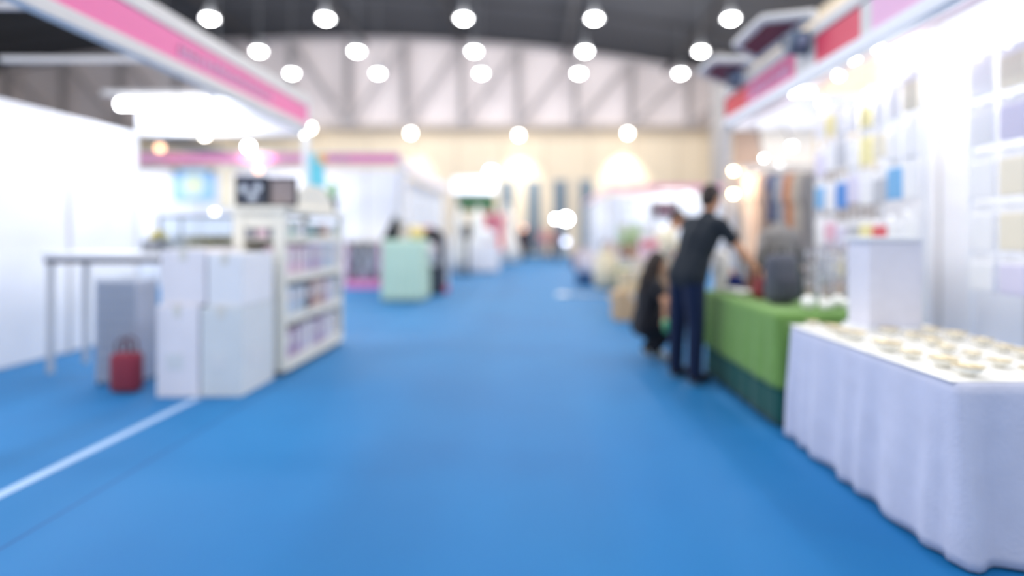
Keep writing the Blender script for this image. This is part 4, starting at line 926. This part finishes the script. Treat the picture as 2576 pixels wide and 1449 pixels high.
# ------------------------------------------------------------------ people
def remesh(mb, name, mat, par, vox=.008, smooth=6):
    o = mb.build(name+'_tmp', mat)
    md = o.modifiers.new('r','REMESH'); md.mode = 'VOXEL'; md.voxel_size = vox; md.use_smooth_shade = True
    ms = o.modifiers.new('s','SMOOTH'); ms.factor = .5; ms.iterations = smooth
    dg = bpy.context.evaluated_depsgraph_get(); me = bpy.data.meshes.new_from_object(o.evaluated_get(dg)); me.name = name
    old = o.data; bpy.data.objects.remove(o); bpy.data.meshes.remove(old)
    if not me.materials: me.materials.append(mat)
    me.shade_smooth()
    n_ = bpy.data.objects.new(name, me); COL.objects.link(n_); n_.parent = par; return n_
def V(*a): return Vector(a)
def person(label, J, fwd, skin, hairm, shirtm, trm, shoem, hair='short', sleeve=1, vox=.008, scale=1, headfwd=None, fingers=True, base=(0,0,0)):
    """J: joints in world coordinates; the empty stands at BASE and parts are stored relative to it"""
    base = Vector(base); J = {k: Vector(v)-base for k, v in J.items()}
    t = thing('person', label, 'person', base); s = scale
    fwd = Vector(fwd).normalized(); hf = Vector(headfwd or fwd).normalized()
    up = (J['head']-J['neck']).normalized(); side = hf.cross(up).normalized(); hf = up.cross(side).normalized()
    R = Matrix((side, hf, up)).transposed()      # columns: side, forward, up
    lat = (J['shR']-J['shL']).normalized(); latp = (J['hipR']-J['hipL']).normalized()
    body = MB(); hd = J['head']
    def loc(x,y,z): return hd + R @ Vector((x,y,z))*s
    body.ball(hd, .1*s, (.76,.95,1.16), R, 24); body.ball(loc(0,.018,-.07), .062*s, (.9,1,.85), R, 18)
    body.ball(loc(0,.098,-.012), .016*s, (.8,1,1.5), R, 10); body.ball(loc(0,.088,-.055), .02*s, (1.3,.5,.5), R, 10); body.ball(loc(0,.08,-.09), .02*s, (1,.8,.8), R, 10)
    for q in (-1,1): body.ball(loc(q*.077,-.005,-.012), .026*s, (.35,.8,1.2), R, 10); body.ball(loc(q*.03,.078,.028), .022*s, (1.2,.5,.5), R, 10)
    body.cap(J['neck'], .056*s, hd+R@V(0,-.01,-.05)*s, .052*s)
    def torso(mb, g):
        ch = (J['shL']+J['shR'])/2; pv = (J['hipL']+J['hipR'])/2; mid = pv.lerp(ch,.38); che = pv.lerp(ch,.74)
        mb.cap(pv, (.115+g)*s, mid, (.108+g)*s); mb.cap(mid, (.108+g)*s, che, (.118+g)*s); mb.cap(che, (.118+g)*s, ch, (.085+g)*s)
        mb.cap(J['shL'].lerp(ch,.15), (.062+g)*s, J['shR'].lerp(ch,.15), (.062+g)*s)
        for q in (-1,1):
            mb.cap(che+lat*q*.095*s, (.098+g)*s, mid+lat*q*.07*s, (.092+g)*s); mb.cap(mid+lat*q*.07*s, (.092+g)*s, pv+latp*q*.085*s, (.1+g)*s)
            mb.cap(che+lat*q*.095*s, (.098+g)*s, (J['shR'] if q > 0 else J['shL']).lerp(ch,.3), (.07+g)*s)
            mb.cap(ch+lat*q*.05*s, (.06+g)*s, J['neck'], (.045+g*.6)*s)
    torso(body, -.006)
    def limb(mb, a_, b_, r0, r1, c0=0): mb.cap(J[a_], r0*s, J[b_], r1*s)
    for q in 'LR':
        limb(body,'sh'+q,'el'+q,.047,.037); limb(body,'el'+q,'wr'+q,.038,.026)
        limb(body,'hip'+q,'kn'+q,.08,.052); limb(body,'kn'+q,'an'+q,.055,.036)
        d = (J['wr'+q]-J['el'+q]).normalized(); sg = 1 if q == 'R' else -1
        bend = (fwd*.2+V(0,0,-.9)).normalized(); bend = (bend-d*bend.dot(d)); bend = bend.normalized() if bend.length > .1 else V(0,0,-1)
        ax = d.cross(bend).normalized()
        wr = J['wr'+q]; pc = wr+d*.05*s
        body.cap(wr+d*.015*s, .026*s, wr+d*.075*s+ax*.018*s, .018*s); body.cap(wr+d*.015*s, .026*s, wr+d*.078*s-ax*.018*s, .018*s)
        if fingers:
            for k, (o_, ln) in enumerate(((-.03,.07),(-.01,.08),(.01,.075),(.03,.06))):
                p0 = wr+d*.082*s+ax*o_*s; p1 = p0+(d*.85+bend*.5).normalized()*ln*.55*s; p2 = p1+(d*.35+bend*.95).normalized()*ln*.5*s
                body.cap(p0,.0095*s,p1,.009*s,8); body.cap(p1,.009*s,p2,.0078*s,8)
            p0 = wr+d*.03*s-ax*.025*s; p1 = p0+(d*.6-ax*.7+bend*.3).normalized()*.04*s; p2 = p1+(d*.9+bend*.3).normalized()*.03*s
            body.cap(p0,.013*s,p1,.0105*s,8); body.cap(p1,.0105*s,p2,.009*s,8)
        body.cap(J['an'+q], .036*s, J['an'+q]+V(0,0,-.03), .036*s)
    remesh(body, 'body', skin, t, vox*.85, 4)
    sh_ = MB(); torso(sh_, .012)
    for q in 'LR':
        if sleeve >= 1: sh_.cap(J['sh'+q], .064*s, J['sh'+q].lerp(J['el'+q], min(1,sleeve)*.8), .058*s)
        else: sh_.cap(J['sh'+q], .064*s, J['sh'+q].lerp(J['el'+q], .5), .06*s)
        if sleeve > 1: sh_.cap(J['el'+q],.052*s,J['el'+q].lerp(J['wr'+q],.85),.04*s); sh_.cap(J['sh'+q],.064*s,J['el'+q],.053*s)
    sh_.cap((J['shL']+J['shR'])/2, .07*s, J['neck'].lerp(hd,.12), .06*s)
    pv_ = (J['hipL']+J['hipR'])/2
    for q in (-1,1): sh_.cap(pv_+latp*q*.07*s, .128*s, pv_.lerp((J['shL']+J['shR'])/2,.3)+latp*q*.065*s, .118*s)
    remesh(sh_, 'shirt', shirtm, t, vox*1.4, 5)
    tr_ = MB(); pv = (J['hipL']+J['hipR'])/2
    for q in 'LR':
        g_ = J['hip'+q]; tr_.cap(g_, .105*s, J['kn'+q], .08*s); tr_.cap(J['kn'+q], .08*s, J['an'+q]+V(0,0,-.0), .066*s); tr_.cap(pv+latp*(.06 if q=='R' else -.06)*s+V(0,0,.0), .1*s, g_, .1*s)
    remesh(tr_, 'trousers', trm, t, vox*1.4, 5)
    for q in 'LR':
        so = MB(); a_ = J['an'+q]; tv = J.get('toe'+q, None)
        tv = tv if tv is not None else V(a_.x+fwd.x*.19*s, a_.y+fwd.y*.19*s, .035-base.z)
        so.cap(a_+V(0,0,-.035), .043*s, a_.lerp(tv,-.2)+V(0,0,-.04 if a_.z < .15 else -.02), .034*s); so.cap(a_+V(0,0,-.03), .042*s, tv, .033*s); so.cap(a_.lerp(tv,.55)+V(0,0,-.012), .04*s, tv, .036*s)
        remesh(so, 'shoe', shoem, t, vox, 4)
    h_ = MB()
    h_.ball(loc(0,-.022,.036), .102*s, (.84,.93,1.0), R, 24); h_.ball(loc(0,-.045,-.01), .09*s, (.86,.7,1.0), R, 20); h_.ball(loc(0,.035,.085), .055*s, (1.2,1,.5), R, 14)
    if hair == 'long':
        h_.cap(loc(0,-.05,-.02), .085*s, loc(0,-.085,-.2), .075*s); h_.cap(loc(0,-.085,-.2), .075*s, loc(0,-.09,-.34), .045*s)
        for q in (-1,1): h_.cap(loc(q*.065,-.02,.02), .035*s, loc(q*.08,-.03,-.2), .03*s)
    remesh(h_, 'hair', hairm, t, vox*1.2, 3)
    for q in (-1,1): MB().ball(loc(q*.031,.091,.018), .009*s, n=10).build('eye', BLACK, t, smooth=True)
    return t
SKIN = M('warm_skin', (206,152,118), rough=.55); HAIRB = M('dark_brown_hair', (44,32,28), rough=.5, bump=.3, scale=30)
# the leaning man
man = dict(hipL=(1.335,4.86,.93), hipR=(1.42,4.72,.93), knL=(1.315,4.87,.5), knR=(1.43,4.70,.5), anL=(1.30,4.88,.09), anR=(1.40,4.64,.09),
           shL=(1.44,5.00,1.395), shR=(1.635,4.66,1.385), neck=(1.585,4.84,1.475), head=(1.618,4.87,1.625),
           elR=(1.81,4.62,1.14), wrR=(1.965,4.60,.955), elL=(1.66,5.16,1.17), wrL=(1.86,5.12,.98))
person('man in a charcoal shirt and navy jeans leaning over the green-clothed stall', man, (.78,.62,0), SKIN, HAIRB, cloth('charcoal_shirt', (36,42,50)), cloth('navy_denim', (17,32,62)), M('black_shoe', (38,32,32)),
       headfwd=(.75,.55,-.35), sleeve=.9, base=(1.36,4.78,0))
# crouching woman
wo = dict(hipL=(1.13,5.60,.36), hipR=(1.17,5.42,.36), knL=(1.46,5.70,.50), knR=(1.50,5.42,.48), anL=(1.21,5.66,.10), anR=(1.22,5.42,.14),
          toeL=(1.38,5.72,.035), toeR=(1.38,5.46,.035),
          shL=(1.18,5.66,.80), shR=(1.24,5.34,.78), neck=(1.24,5.5,.87), head=(1.275,5.51,1.0),
          elR=(1.295,5.21,.64), wrR=(1.28,5.19,.49), elL=(1.36,5.72,.62), wrL=(1.46,5.62,.56))
person('woman with long dark hair in black clothes, crouching behind the man', wo, (.97,.22,0), SKIN, HAIRB, cloth('black_top', (30,30,36)), cloth('black_trousers', (24,26,34)), cloth('grey_beige_shoe', (190,184,172)),
       hair='long', headfwd=(.9,.3,-.35), sleeve=.9, base=(1.25,5.5,0), scale=.95)
t = thing('cup', 'mint green cup held by the crouching woman', 'cup', (1.285,5.155,.36))
MB().lathe([(.028,0),(.036,.1),(.038,.11),(.032,.11)]).build('body', M('mint_plastic', (96,210,140), rough=.4), t, smooth=True); MB().cyl((0,0,.11),(0,0,.12),.04).build('lid', M('mint_lid', (150,226,180)), t)
# person in cream, leaning
p3 = dict(hipL=(1.60,7.22,.87), hipR=(1.68,7.04,.87), knL=(1.60,7.23,.47), knR=(1.68,7.03,.47), anL=(1.58,7.24,.08), anR=(1.64,7.02,.08),
          shL=(1.70,7.30,1.27), shR=(1.80,6.96,1.26), neck=(1.85,7.13,1.35), head=(1.93,7.14,1.50),
          elR=(1.86,6.9,1.0), wrR=(2.02,6.95,.86), elL=(1.84,7.34,1.02), wrL=(2.04,7.3,.9))
person('person in a cream top bending over goods, behind the man and woman', p3, (.95,.2,0), SKIN, HAIRB, cloth('cream_top', (226,220,196)), cloth('khaki_trousers', (170,140,112)), M('brown_shoe', (96,66,52)),
       headfwd=(.8,-.1,-.55), sleeve=.9, base=(1.63,7.13,0), vox=.011)
t = thing('shopping_bag', 'pale pink shopping bag on the back of the person in cream', 'bag', (PX(1632,6.75), 6.75, 1.0))
MB().span(-.12,.12,-.05,.05,0,.26,.01).build('body', card('pale_pink_bag', (238,204,214)), t); MB().span(-.1,.1,-.053,-.05,.15,.22).build('red_print', card('rose_print', (220,120,130)), t)
MB().tube([(.06,.02,.25),(.11,.12,.33),(.2,.25,.36)],.008,6).build('handle', KR3, t)
# distant walkers
def walker(px, Y, label, c1, c2, fx=0, fy=-1, s=1, hair='short'):
    x = PX(px,Y); f = Vector((fx,fy,0)).normalized(); l = Vector((f.y,-f.x,0))
    def q(u,v,z): return tuple(Vector((x,Y,0))+l*u*s+f*v*s+V(0,0,z*s))
    J_ = dict(hipL=q(-.09,0,.92), hipR=q(.09,0,.92), knL=q(-.09,.1,.5), knR=q(.09,-.03,.49), anL=q(-.09,.16,.09), anR=q(.09,-.16,.12),
              shL=q(-.18,0,1.42), shR=q(.18,0,1.42), neck=q(0,0,1.5), head=q(0,.02,1.64), elL=q(-.24,-.05,1.13), elR=q(.24,.06,1.13), wrL=q(-.25,.05,.9), wrR=q(.25,.2,.93))
    person(label, J_, f, SKIN, HAIRB, c1, c2, M('black_shoe', (38,32,32)), vox=.018, sleeve=1.2, base=(x,Y,0), fingers=True, scale=s, hair=hair)
walker(1325, 28.5, 'distant person in black walking at the end of the aisle', cloth('far_black', (44,42,54)), cloth('far_black_trousers', (36,36,50)))
walker(1309, 30.0, 'distant person in a dark plum top just left of the one in black', cloth('far_plum', (84,64,72)), cloth('far_grey_trousers', (60,60,72)), .3)
walker(1366, 29.0, 'distant person in a dusty red top right of the one in black', cloth('far_red', (190,136,136)), cloth('far_light_trousers', (150,140,150)), -.2)
walker(1392, 27.5, 'distant person in a rust top beside the tripod floodlights', cloth('far_rust', (160,110,106)), cloth('far_dark_trousers', (90,80,90)), .5)
small_lamp(1317, 573, 33.0, 'dim orange lamp low on the back wall above the distant walkers', M('salmon_glow', (255,196,170), emit=1.6), .16, (PX(1317,33), WY, PZ(565,33)))
